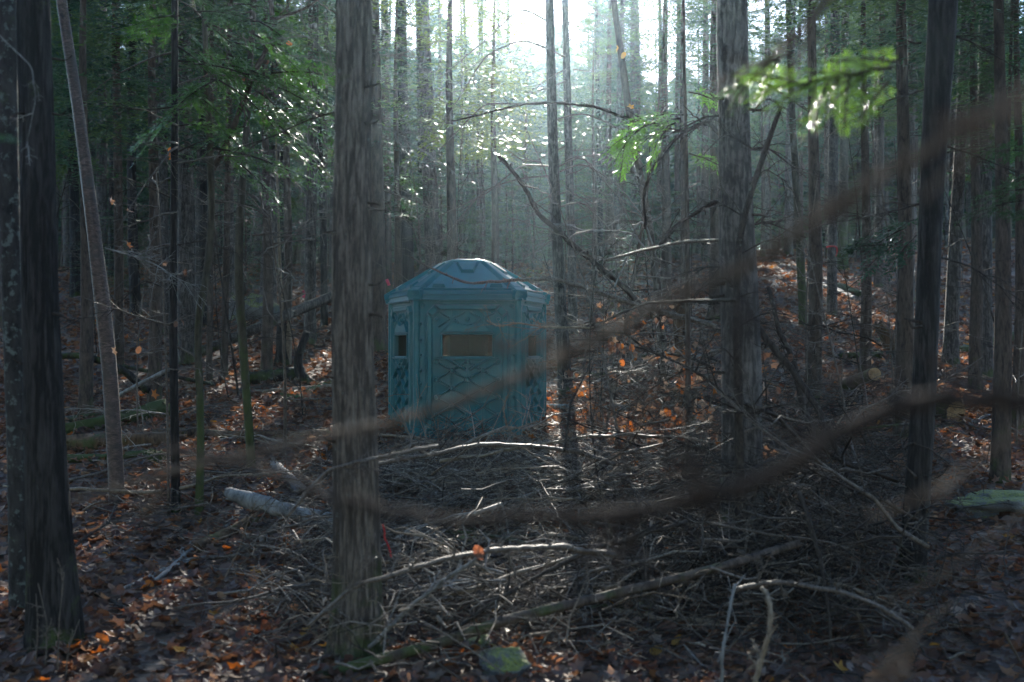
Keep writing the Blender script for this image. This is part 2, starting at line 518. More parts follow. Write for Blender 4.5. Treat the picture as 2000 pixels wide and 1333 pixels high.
# ================================================================== TREES
def trunk_geo(path, rad, sides=14, rough=.06, ridge=7, flare=.5, seed=0, rings=None):
    """tapered, uneven trunk along path (base first)"""
    pr = np.concatenate([np.asarray(path, float), np.asarray(rad, float)[:, None]], 1)
    n = rings or max(10, len(path) * 3)
    pr = resample(pr, n)
    p, r = pr[:, :3], pr[:, 3].copy()
    h = p[:, 2] - p[0, 2]
    tg = np.gradient(p, axis=0); tg /= np.linalg.norm(tg, axis=1, keepdims=True)
    a = np.cross(tg, [0, 1, 0]); a /= np.linalg.norm(a, axis=1, keepdims=True)
    b = np.cross(tg, a)
    th = np.arange(sides) * 2 * math.pi / sides
    C, S = np.cos(th), np.sin(th)
    R = np.repeat(r[:, None], sides, 1)
    fl = flare * np.exp(-np.maximum(h - .12, 0) / (.9 * r[0] + .08))[:, None]
    R *= 1 + fl * (.65 + .35 * np.cos(5 * th + seed)[None] + .25 * np.cos(3 * th + 2 * seed)[None])
    # bark ridges: fine round the trunk, long along it
    q = np.stack([np.repeat(C[None] * ridge, n, 0), np.repeat(S[None] * ridge, n, 0), np.repeat(h[:, None] * 3.2, sides, 1)], -1).reshape(-1, 3) + seed * 13.7
    q2 = np.stack([np.repeat(C[None] * 1.3, n, 0), np.repeat(S[None] * 1.3, n, 0), np.repeat(h[:, None] * 1.6, sides, 1)], -1).reshape(-1, 3) + seed * 5.1
    fine = vnoise(q).reshape(n, sides)
    if ridge > 7: fine = 1.1 - 3.2 * np.abs(fine)
    R *= 1 + rough * fine + rough * .9 * vnoise(q2).reshape(n, sides)
    V = p[:, None] + R[..., None] * (a[:, None] * C[None, :, None] + b[:, None] * S[None, :, None])
    i = np.arange(n * sides).reshape(n, sides)
    i0, i1 = i[:-1], i[1:]
    Q = np.stack([i0, np.roll(i0, -1, 1), np.roll(i1, -1, 1), i1], -1).reshape(-1, 4)
    top = np.stack([np.full(sides, n * sides), i[-1], np.roll(i[-1], -1)], -1)
    g = Geo(); g.add(np.concatenate([V.reshape(-1, 3), p[-1:]]), Q, top)
    return g

def rot_to(v):
    """matrix turning +X to v, keeping Y level"""
    x = np.asarray(v, float); x = x / np.linalg.norm(x)
    y = np.cross([0, 0, 1], x); y = y / (np.linalg.norm(y) + 1e-9)
    return np.stack([x, y, np.cross(x, y)], 1)

def dead_branch_geo(L, r, seed, side=12, sub=4, droop=.12, sides=5, wig=.05, fan=1.0, g=None, xf=None):
    """bare conifer branch along +X: stem, side twigs left and right, finer twigs on those"""
    q = np.random.default_rng(seed)
    K = 9
    t = np.linspace(0, 1, K)
    stem = np.stack([t * L, np.cumsum(q.normal(0, wig, K)) * L * .35, -droop * L * t ** 2 + np.cumsum(q.normal(0, wig * .7, K)) * L * .3], 1)
    stem -= stem[0]
    g = g or Geo()
    xf = xf or (lambda p: p)
    g.tubes(xf(stem), r * (1 - .8 * t) + .0012, sides)
    ts = np.sort(q.uniform(.12, .98, side))
    sgn = np.where(np.arange(side) % 2 == 0, 1, -1)
    base = np.stack([np.interp(ts, t, stem[:, k]) for k in range(3)], 1)
    ln = L * (.5 * (1 - ts) + .12) * q.uniform(.5, 1.15, side) * fan
    an = q.uniform(.75, 1.25, side)
    dr = np.stack([np.cos(an), np.sin(an) * sgn, q.normal(-.1, .22, side)], 1)
    u = np.linspace(0, 1, 4)
    tw = base[:, None] + dr[:, None] * (ln[:, None] * u)[..., None]
    tw[..., 2] -= (droop * .9 * ln[:, None] * u ** 2)
    tw += np.cumsum(q.normal(0, .05, tw.shape), 1) * ln[:, None, None] * .5 * u[None, :, None]
    g.tubes(xf(tw.reshape(-1, 3)).reshape(tw.shape), (r * .38 * (1 - .6 * ts))[:, None] * (1 - .75 * u)[None] + .0009, 4, cap=False)
    if sub:
        n = side * sub
        ii = np.repeat(np.arange(side), sub)
        us = q.uniform(.2, 1, n)
        b0 = np.stack([[np.interp(us[j], u, tw[ii[j], :, k]) for k in range(3)] for j in range(n)])
        an = q.uniform(.5, 1.1, n) * np.where(np.arange(n) % 2 == 0, 1, -1)
        d0 = dr[ii]
        dd = np.stack([d0[:, 0] * np.cos(an) - d0[:, 1] * np.sin(an), d0[:, 0] * np.sin(an) + d0[:, 1] * np.cos(an), d0[:, 2] + q.normal(0, .25, n)], 1)
        l2 = ln[ii] * (1 - us * .6) * q.uniform(.25, .6, n)
        u3 = np.linspace(0, 1, 3)
        t2 = b0[:, None] + dd[:, None] * (l2[:, None] * u3)[..., None]
        t2[..., 2] += q.normal(0, .06, (n, 1)) * l2[:, None] * u3 ** 2
        g.tubes(xf(t2.reshape(-1, 3)).reshape(t2.shape), (np.full(n, r * .16))[:, None] * (1 - .6 * u3)[None] + .0008, 3, cap=False)
    return g

GREENS = np.array([(.028, .078, .032), (.016, .060, .042), (.050, .10, .026), (.014, .050, .040), (.075, .125, .028)])
def spray(L, seed, n_side=16, clump=10, size=(.05, .008), droop=.15, wide=.42, g=None, xf=None, col=None, wood=None):
    """flat needled fir or hemlock branch along +X: side shoots carrying rows of slim needle tufts"""
    q = np.random.default_rng(seed)
    g = g or Geo(); xf = xf or (lambda p: p)
    ts = np.linspace(.08, 1, n_side) + q.normal(0, .015, n_side)
    sgn = np.where(np.arange(n_side) % 2 == 0, 1, -1)
    ln = L * wide * (1.12 - ts) * q.uniform(.6, 1.1, n_side) + L * .05
    an = q.uniform(.7, 1.1, n_side)
    zc = -droop * L * ts ** 2
    base = np.stack([ts * L, q.normal(0, .01, n_side) * L, zc], 1)
    dr = np.stack([np.cos(an), np.sin(an) * sgn, q.normal(-.12, .12, n_side)], 1)
    base = np.concatenate([base, [[.02 * L, 0, 0]]]); dr = np.concatenate([dr, [[1, 0, -droop]]]); ln = np.append(ln, L * 1.03)
    ns = len(ln)
    cnt = np.maximum(3, (clump * ln / (L * wide) * 1.0).astype(int)); cnt[-1] = clump * 2
    ii = np.repeat(np.arange(ns), cnt)
    u = np.concatenate([np.linspace(.12, 1, c) for c in cnt])
    n = len(ii)
    c0 = base[ii] + dr[ii] * (ln[ii] * u)[:, None]
    c0[:, 2] -= droop * .6 * ln[ii] * u ** 2
    sg = np.where(np.arange(n) % 2 == 0, 1, -1)
    a2 = q.uniform(.45, 1.0, n) * sg
    d0 = dr[ii]
    dd = np.stack([d0[:, 0] * np.cos(a2) - d0[:, 1] * np.sin(a2), d0[:, 0] * np.sin(a2) + d0[:, 1] * np.cos(a2), d0[:, 2] + q.normal(0, .22, n)], 1)
    dd /= np.linalg.norm(dd, axis=1, keepdims=True)
    up = np.stack([q.normal(0, .35, n), q.normal(0, .35, n), np.ones(n)], 1)
    sd_ = np.cross(dd, up); sd_ /= np.linalg.norm(sd_, axis=1, keepdims=True)
    sl = size[0] * q.uniform(.7, 1.3, n)[:, None]; sw = size[1] * q.uniform(.7, 1.3, n)[:, None]
    V = np.stack([c0 - dd * sl * .1, c0 + dd * sl * .45 + sd_ * sw, c0 + dd * sl, c0 + dd * sl * .45 - sd_ * sw], 1)
    Q = np.arange(n * 4).reshape(n, 4)
    cc = (col if col is not None else GREENS[q.integers(0, 3)]) * q.uniform(.7, 1.35, (n, 1))
    g.add(xf(V.reshape(-1, 3)), Q, None, np.repeat(cc, 4, 0))
    if wood is not None:
        t = np.linspace(0, 1, 5)
        wood.tubes(xf(np.stack([t * L, 0 * t, -droop * L * t ** 2], 1)), (.0045 + .006 * L) * (1 - .8 * t), 4)
    return g

def placed(v, at, s=1.0, roll=0.0):
    """transform putting local +X along v at a point"""
    Rm = rot_to(v)
    if roll:
        c, k = math.cos(roll), math.sin(roll)
        Rm = Rm @ np.array([[1, 0, 0], [0, c, -k], [0, k, c]])
    at = np.asarray(at, float)
    return lambda p: (np.asarray(p) * s) @ Rm.T + at

def crown_mesh(seed, H, Rr, nb, pal=None, leaf=(.12, .02), clump=8, nside=13, base_len=.5):
    """live conifer crown from z = 0 (its lowest branches) to z = H"""
    q = random.Random(seed); g = Geo()
    for k in range(nb):
        f = (k + q.random()) / nb
        L = Rr * (base_len + (1 - base_len) * min(1, f * 4)) * (1 - f) ** .75 * q.uniform(.65, 1.15) + .25
        az = k * 2.399 + q.uniform(-.4, .4)
        el = q.uniform(-.3, .12) + f * .5
        v = (math.cos(az) * math.cos(el), math.sin(az) * math.cos(el), math.sin(el))
        spray(L, seed * 1000 + k, nside, clump, leaf, q.uniform(.1, .3), .42, g, placed(v, (0, 0, f * H), 1, q.uniform(-.3, .3)), (np.array(pal) if pal else GREENS[q.randrange(5)]) * q.uniform(.8, 1.15))
    return g.mesh('crown', M['needle'], False)

def tangle_mesh(seed, z0, z1, n, L0, L1, mat='twig'):
    """dead lower branches left on a conifer's stem"""
    q = random.Random(seed); g = Geo()
    for k in range(n):
        z = q.uniform(z0, z1); az = q.uniform(0, 6.283); el = q.uniform(-.45, .2)
        v = (math.cos(az) * math.cos(el), math.sin(az) * math.cos(el), math.sin(el))
        dead_branch_geo(q.uniform(L0, L1), .009, seed * 100 + k, 7, 3, q.uniform(-.1, .25), 4, .04, .8, g, placed(v, (0, 0, z), 1, q.uniform(-.5, .5)))
    return g.mesh('twig_tangle', M[mat])

CROWNS = [crown_mesh(40 + k, 9.5, 2.1 + .15 * k, 62, clump=17, nside=24, leaf=(.115, .020)) for k in range(5)]            # high crowns of grown trees
LOWCROWN = [crown_mesh(60 + k, 6.5, 1.5 + .15 * k, 64, leaf=(.085, .014), clump=10, nside=16) for k in range(4)]    # young firs
LOWCROWN.append(crown_mesh(71, 6.5, 1.9, 74, (.115, .155, .032), leaf=(.085, .015), clump=10, nside=17))    # yellow-green one, sunlight put into its needle tint
TANGLES = [tangle_mesh(80 + k, 1.2, 7.5, 24, .4, 1.35) for k in range(5)]
STRAIGHT = []
for k in range(6):
    hh = np.linspace(-.2, 15, 14)
    wob = np.stack([.05 * np.sin(hh * .5 + k) + hh * .004 * (k - 3), .05 * np.cos(hh * .4 + 2 * k), hh], 1)
    STRAIGHT.append(trunk_geo(wob, (.085 + .012 * k) * (1 - .052 * np.maximum(hh, 0)) + .01, 9, .05, 3, .35, k, 26))
def far_trunk(k, mat):
    key = ('trunk', k, mat)
    if key not in STORE: STORE[key] = STRAIGHT[k].mesh('trunk', M[mat])
    return STORE[key]
STORE = {}

# openings in the canopy: the ground, roof and boughs that the low sun reaches
SUNLIT = []
for px, py in ((1545, 610), (1600, 680), (1650, 630), (1690, 600), (1740, 610), (1760, 665), (1640, 710), (1850, 690), (1905, 640), (1960, 690), (1720, 740), (1885, 745), (1100, 720), (1180, 650), (1250, 690), (1300, 640), (1150, 800), (1220, 760), (1330, 700),
               (430, 690), (500, 680), (630, 700), (615, 735), (560, 640), (1290, 1050), (1290, 1062), (1400, 900), (1000, 960)):
    x, d = on_ground(px, py); SUNLIT.append((x, d, gz(x, d) + .2))
SUNLIT += [(-.18, 6.15, .25), (-.05, 5.8, .2), (1.17, 5.2, .6), (1.2, 5.3, .3)]
SUNLIT += [(-.9, 13.4, 2.6), (-.4, 13.4, 2.7), (.2, 13.4, 2.6)]
SUNLIT += [tuple(P(*q)) for q in ((1600, 150, 3.6), (1700, 150, 3.6), (1260, 250, 9.2), (1300, 235, 9.2), (400, 60, 9.2), (480, 60, 9.2), (540, 200, 9.2), (900, 150, 18), (860, 60, 18), (1250, 540, 10.5), (1320, 540, 11), (1400, 560, 9.4), (1220, 490, 23))]
def shades(x, y, z0, z1, r, high=False):
    for a, b, c in (SUNLIT[28:] if high else SUNLIT):
        dy = y - b
        if dy < .8: continue
        xx, zz = a + dy * math.tan(RAD(SUN_AZ)), c + dy * math.tan(RAD(SUN_EL))
        f = min(1, max(0, (zz - z0) / (z1 - z0)))
        if z0 - .4 * r < zz < z1 + .2 and abs(xx - x) < r * (1.05 - .85 * f) + .25: return True
    return False

TREES = []
def tree_px(name, label, path, mat, H=14.0, d=None, group=None, sides=18, rough=.05, flare=.35, crown=None, crown_s=1.0, tangle=None, rings=60, ridge=5, crown_at=.48, wander=.02, cat='tree'):
    """a tree whose stem passes these places of the photograph (top first: px, py, width in px; the last is the foot)"""
    bx, by, bw = path[-1]
    d = d or dist_of(bx, by)
    pts, rad = [], []
    for k, (px, py, w) in enumerate(path[::-1]):
        p = P(px, py, d); p[1] += wander * math.sin(k * 1.7 + d)
        pts.append(p); rad.append(w * d / FPX / 2)
    pts = np.array(pts); rad = np.array(rad)
    foot = pts[0].copy(); foot[2] = gz(foot[0], foot[1])
    base = np.array([foot[0], foot[1], foot[2] - .2])
    pts[0] = foot + [0, 0, .02]
    up = pts[-1] - pts[-2]; up = up / up[2]
    top = foot[2] + H
    ext = [pts[-1] + up * s * (top - pts[-1][2]) * [.6, .6, 1] for s in (.2, .45, .7, 1)]
    erad = [rad[-1] * s for s in (.9, .7, .45, .12)]
    path3 = np.concatenate([[base], pts, ext]); rad3 = np.concatenate([[rad[0]], rad, erad])
    root = thing(name, label, cat, foot, group)
    g = trunk_geo(path3, rad3, sides, rough, ridge, flare, len(TREES) * .77, rings)
    obj('trunk', g.mesh('trunk', M[mat], True, foot), root)
    zc = foot[2] + H * crown_at
    xc = [np.interp(zc, path3[:, 2], path3[:, k]) for k in (0, 1)]
    if crown is not None and not shades(xc[0], xc[1], zc, zc + 9.5 * crown_s, 2.2 * crown_s):
        obj('crown', CROWNS[crown], root, (xc[0] - foot[0], xc[1] - foot[1], H * crown_at), (0, 0, len(TREES) * 1.3), crown_s)
    if tangle is not None:
        tag(obj('twig_tangle', TANGLES[tangle], root, (0, 0, 0), (0, 0, len(TREES) * 2.1), (.8, .8, 1)), kind='stuff')
    root['foot'] = tuple(foot)
    TREES.append((root, foot, d))
    return root

def add_branch_px(root, path, w0, w1, mat='twig_dark', sides=6, name='branch', d=None, n=None, twigs=0, seed=1, tl=.3):
    """a limb of a tree, along places of the photograph"""
    loc = np.array(root.location)
    g = Geo()
    pts = np.array([P(q[0], q[1], q[2] if len(q) > 2 else d) for q in path])
    pr = resample(pts, n or max(8, 4 * len(pts)))
    dd = pr[:, 1]
    t = np.linspace(0, 1, len(pr))
    r = (w0 + (w1 - w0) * t) * dd / FPX / 2
    q = np.random.default_rng(seed)
    r = r * (1 + q.normal(0, .07, len(r)))
    pr = pr + np.cumsum(q.normal(0, .12, pr.shape), 0) * r[:, None] * .5
    g.tubes(pr, r, sides)
    for k in range(int(twigs * 1.6)):
        i = q.integers(1, len(pr) - 1); tgt = pr[i + 1] - pr[i - 1]; tgt /= np.linalg.norm(tgt)
        v = tgt * .7 + q.normal(0, .6, 3)
        dead_branch_geo(tl * q.uniform(.4, 1.1), max(.0022, r[i] * .35), seed * 77 + k, 5, 2, .1, 4, .08, .8, g, placed(v, pr[i], 1, q.uniform(-1, 1)))
    return obj(name, g.mesh(name, M[mat], True, loc), root)

# --- stems that can be told apart
T_main = tree_px('maple_tree', 'thick rough-barked trunk standing alone before the blind, moss on its side',
                 [(691, 0, 66), (689, 300, 72), (688, 600, 78), (694, 900, 86), (697, 1150, 92), (699, 1288, 100)], 'bark_furrowed', 15, None, None, 150, .05, .42, 0, 1.1, None, 420, 11)
T_dark = tree_px('pine_tree', 'near-black thick trunk at the edge of the picture, mossy at its foot',
                 [(62, 0, 62), (72, 300, 64), (80, 600, 66), (95, 1000, 82), (102, 1180, 92), (104, 1262, 104)], 'bark_dark', 15, None, None, 100, .04, .2, 1, 1.1, None, 260, 9)
T_lich = tree_px('pine_tree', 'dark trunk spotted with pale lichen, close behind the near-black thick trunk',
                 [(8, 0, 40), (18, 350, 38), (27, 650, 36), (35, 1000, 38), (40, 1205, 44)], 'bark_lichen', 14, None, None, 32, .05, .2, 2, 1.0, None, 90, 6)
T_birch = tree_px('birch_tree', 'leaning birch with peeling reddish bark',
                  [(118, 0, 20), (150, 200, 22), (170, 340, 24), (188, 480, 26), (200, 600, 29), (212, 700, 30), (224, 850, 29), (230, 985, 30)], 'bark_birch', 12, None, None, 24, .05, .1, None, 1, None, 110, 5)
T_slim = tree_px('spruce_tree', 'slim dark straight stem beside the crooked mossy one, orange leaves caught on it',
                 [(342, 0, 13), (340, 300, 14), (337, 600, 16), (342, 800, 16), (344, 1003, 18)], 'bark_dark', 11, None, None, 18, .04, .2, 3, .7, 0, 70, 4)
T_crook = tree_px('crooked_tree', 'thin mossy stem with a sharp kink above the leaf litter',
                  [(402, 90, 11), (410, 300, 13), (413, 430, 14), (407, 540, 14), (388, 600, 15), (383, 650, 15), (390, 760, 14), (394, 880, 14), (388, 1010, 17)], 'bark_mossy', 8, None, None, 18, .06, .2, None, 1, None, 90, 4)
T_moss = tree_px('spruce_tree', 'thin stem green with moss at its foot, beside the thick rough trunk',
                 [(476, 330, 13), (466, 450, 16), (467, 560, 18), (475, 700, 17), (486, 830, 16), (493, 925, 18)], 'bark_mossy', 10, None, None, 18, .06, .15, 4, .7, 1, 80, 4)
tree_px('spruce_tree', 'straight brown stem just behind the leaning birch', [(226, 0, 14), (230, 350, 17), (232, 640, 18), (234, 735, 20)], 'bark_brown', 13, None, None, 14, .04, .2, 1, .9, 2)
tree_px('spruce_tree', 'dark stem slanting alongside the leaning birch', [(150, 200, 10), (180, 420, 14), (205, 560, 16), (222, 740, 17)], 'bark_dark', 10, None, None, 14, .04, .2, 0, .7, None)
tree_px('spruce_tree', 'broad bluish-grey trunk seen behind the slim dark straight stem', [(357, 0, 28), (362, 400, 31), (366, 710, 36)], 'bark_grey', 15, None, None, 18, .03, .25, 2, 1, 3)
tree_px('spruce_tree', 'brown stem between the crooked mossy stem and the moss-footed stem', [(446, 250, 12), (442, 500, 13), (438, 745, 15)], 'bark_brown', 12, None, None, 14, .04, .2, 3, .8, 4)
tree_px('spruce_tree', 'thin stem right behind the kink of the crooked mossy one', [(412, 300, 10), (411, 560, 12), (409, 752, 13)], 'bark_brown', 11, None, None, 12, .04, .2, 4, .8, 0)
T_log = tree_px('spruce_tree', 'smooth grey trunk behind the leaning log, close to the thick rough trunk', [(612, 0, 20), (610, 300, 21), (606, 560, 22), (605, 676, 26)], 'bark_grey', 14, None, None, 18, .03, .3, 0, 1, 1)
tree_px('spruce_tree', 'pale slender stem between the grey trunk and the thick rough trunk', [(636, 200, 9), (634, 400, 10), (632, 600, 12)], 'bark_grey', 13, None, None, 10, .04, .2, 1, .8, 2)
T_sun = tree_px('spruce_tree', 'tall grey trunk in the sun glare beside the blind, moss round its foot', [(1073, 0, 17), (1080, 300, 20), (1092, 560, 23), (1100, 690, 25), (1105, 772, 29)], 'bark_grey', 15, None, None, 22, .04, .45, None, 1, 3, 80, 4)
tree_px('spruce_tree', 'second grey trunk in the sun glare, just beyond the tall one', [(1103, 0, 13), (1112, 350, 16), (1116, 480, 17), (1120, 660, 19)], 'bark_grey', 15, None, None, 16, .04, .3, None, 1, 4)
T_lean = tree_px('leaning_tree', 'thin stem leaning across the hazy clearing, its foot lost in brown leaves', [(1198, 0, 12), (1212, 100, 13), (1228, 220, 15), (1250, 340, 14), (1270, 450, 15), (1288, 600, 16), (1300, 770, 18)], 'bark_brown', 9, None, None, 16, .05, .2, None, 1, None, 70, 4)
T_hazy = tree_px('spruce_tree', 'broad grey trunk rising out of the brush pile', [(1429, 0, 58), (1434, 250, 62), (1441, 500, 70), (1448, 700, 76), (1449, 950, 80), (1448, 1118, 92)], 'bark_grey', 15, None, None, 48, .035, .15, 3, 1.1, None, 120, 7)
T_snag = tree_px('dead_sapling', 'thin dead crooked stem standing right before the broad grey trunk', [(1534, 185, 7), (1495, 290, 10), (1464, 385, 11), (1444, 470, 13), (1438, 600, 16), (1442, 800, 18), (1446, 1000, 20), (1452, 1165, 24)], 'twig_dark', 3.2, None, None, 14, .1, .2, None, 1, None, 80, 4, cat='sapling')
tree_px('spruce_tree', 'greenish-brown stem between the broad grey trunk and the red-taped one', [(1540, 0, 11), (1548, 250, 13), (1560, 450, 15), (1570, 640, 18)], 'bark_mossy', 12, None, None, 16, .04, .2, None, 1, 2)
tree_px('spruce_tree', 'dark trunk behind the greenish-brown stem', [(1584, 0, 17), (1588, 300, 18), (1592, 590, 24)], 'bark_dark', 14, None, None, 14, .04, .3, 1, .9, 0)
T_tape = tree_px('spruce_tree', 'grey trunk with a red tape band at chest height', [(1632, 0, 18), (1628, 300, 18), (1625, 490, 18), (1624, 618, 21)], 'bark_grey', 14, None, None, 20, .04, .2, 2, .9, 1)
tree_px('spruce_tree', 'brown trunk with mossy foot just past the red-taped trunk', [(1650, 100, 15), (1648, 350, 17), (1646, 526, 21)], 'bark_mossy', 14, None, None, 14, .04, .3, 3, .9, 3)
tree_px('spruce_tree', 'reddish stem beneath the dark drooping fir branch', [(1722, 60, 12), (1719, 300, 14), (1715, 563, 18)], 'bark_brown', 13, None, None, 14, .04, .25, 4, .9, 4)
tree_px('spruce_tree', 'brown stem just in front of the sunlit leaves, close to the black trunk', [(1780, 200, 15), (1778, 400, 17), (1776, 592, 20)], 'bark_brown', 13, None, None, 14, .04, .25, 0, .9, 0)
T_right = tree_px('pine_tree', 'black straight trunk crossed by the thick blurred branch', [(1843, 0, 56), (1822, 350, 46), (1812, 600, 44), (1801, 800, 46), (1789, 1000, 48), (1780, 1140, 56)], 'bark_dark', 14, None, None, 40, .04, .15, 1, 1.1, None, 120, 6)
tree_px('maple_tree', 'grey trunk with flared mossy foot among sunlit leaves', [(1884, 100, 20), (1868, 450, 25), (1858, 640, 27), (1856, 716, 32)], 'bark_grey', 13, None, None, 22, .05, .5, 2, .9, None)
tree_px('spruce_tree', 'smooth dark grey trunk beside the mossy-footed one, near the picture edge', [(1926, 100, 25), (1922, 450, 28), (1922, 738, 31)], 'bark_grey', 14, None, None, 22, .03, .2, 3, 1, 2)
tree_px('spruce_tree', 'thin forked stem near the picture edge, before the smooth dark grey trunk', [(1966, 350, 8), (1955, 600, 12), (1950, 850, 16)], 'bark_brown', 9, None, None, 14, .05, .2, None, 1, None)
tree_px('dead_snag', 'slender dead pole beside the broken stump behind the thick rough trunk', [(546, 500, 6), (550, 600, 8), (552, 690, 9)], 'twig_tan', 5, None, None, 10, .08, .2, None, 1, None, 30, 3, cat='snag')

MARKS = ((50, 'beside the lichen-spotted trunk'), (140, 'past the near-black thick trunk'), (225, 'behind the leaning birch'), (325, 'between the birch and the slim dark stem'), (400, 'behind the crooked mossy stem'), (500, 'behind the moss-footed stem'),
         (585, 'above the broken stump'), (655, 'by the grey trunk at the leaning log'), (740, 'behind the thick rough trunk'), (830, 'over the near edge of the blind roof'), (910, 'over the blind roof, short of its middle'), (985, 'over the blind roof, past its middle'), (1065, 'over the far edge of the blind roof'),
         (1140, 'by the two glare-lit trunks'), (1240, 'beside the leaning thin stem'), (1330, 'above the orange-leaved saplings'), (1415, 'within the hoop-bent branch'), (1500, 'behind the broad grey trunk'), (1580, 'by the greenish-brown stem'), (1660, 'behind the red-taped trunk'), (1760, 'by the reddish stem'),
         (1850, 'behind the black trunk'), (1915, 'by the flared mossy-footed trunk'), (9999, 'at the picture edge past the smooth dark grey trunk'))
def mark(px): return next(t for a, t in MARKS if px < a)
NUMBER = {}
def told(first, px, d, tail=''):
    return first + (' nearer' if d < 28 else (' middle-distance' if d < 44 else ' far-off')) + tail + ' ' + mark(px)
# --- the stand behind: grown conifers, each with stem, crown and dead lower twigs
FAMILY = {'L': ('slender straight conifer in the dark stand behind the leaning birch', 'conifers in the dark stand'),
          'M': ('hazy conifer stem in the sunlit stand behind the blind', 'conifers in the hazy stand'),
          'R': ('conifer stem in the stand behind the red-taped trunk and the black trunk', 'conifers up the leafy slope')}
def taken(x, y, rr):
    return any((f[0] - x) ** 2 + (f[1] - y) ** 2 < rr * rr for _r, f, _d in TREES)
def stand():
    q = random.Random(5)
    n = 0
    tries = 0
    while n < 150 and tries < 6000:
        tries += 1
        d = math.sqrt(q.uniform(17 ** 2, 62 ** 2)); px = q.uniform(-40, 2040)
        x = (px - 1000) / FPX * d
        if taken(x, d, 1.0 + d * .008): continue
        if 800 < px < 1300 and (d < 22 or q.random() < .2): continue
        if 860 < px < 1050 and d < 40: continue
        if 1450 < px < 2000 and d < 24: continue
        if 4 < x < 15 and d < 36 and q.random() < .7: continue
        if 1060 < px < 1400 and d < 32: continue
        fam = 'L' if px < 660 else ('M' if px < 1400 else 'R')
        if 400 < px < 660 and d < 22: continue
        if shades(x, d, gz(x, d), gz(x, d) + 15, .12) and q.random() < .75: continue
        lab, grp = FAMILY[fam]
        s = q.uniform(.75, 1.25)
        zb = gz(x, d)
        root = thing('spruce_tree', told('slim' if s < 1 else 'stout', px, d, ' conifer'), 'tree', (x, d, zb), 'conifers ' + mark(px), (q.gauss(0, .015), q.gauss(0, .015), q.uniform(0, 6.28)), (s, s, s * q.uniform(.95, 1.15)))
        k = q.randrange(6)
        obj('trunk', far_trunk(k, q.choice(['bark_grey', 'bark_brown', 'bark_grey', 'bark_dark'])), root)
        low = q.uniform(1.8, 5.0) if fam == 'L' else (q.uniform(2.6, 5.5) if fam == 'R' else q.uniform(4.5, 7.5))
        if not shades(x, d, zb + low * s, zb + 15 * s, 2.0 * s):
            obj('crown', CROWNS[q.randrange(5)], root, (0, 0, low), (0, 0, q.uniform(0, 6)), (q.uniform(.75, 1.05),) * 2 + ((15 - low) / 9.6,))
        tag(obj('twig_tangle', TANGLES[q.randrange(5)], root, (0, 0, 0), (0, 0, q.uniform(0, 6))), kind='stuff')
        if len(root.children) < 3: tag(obj('twig_tangle', TANGLES[q.randrange(5)], root, (0, 0, 5.2), (0, 0, q.uniform(0, 6)), (1.25, 1.25, 1.15)), kind='stuff')
        TREES.append((root, np.array([x, d, zb]), d))
        n += 1
stand()

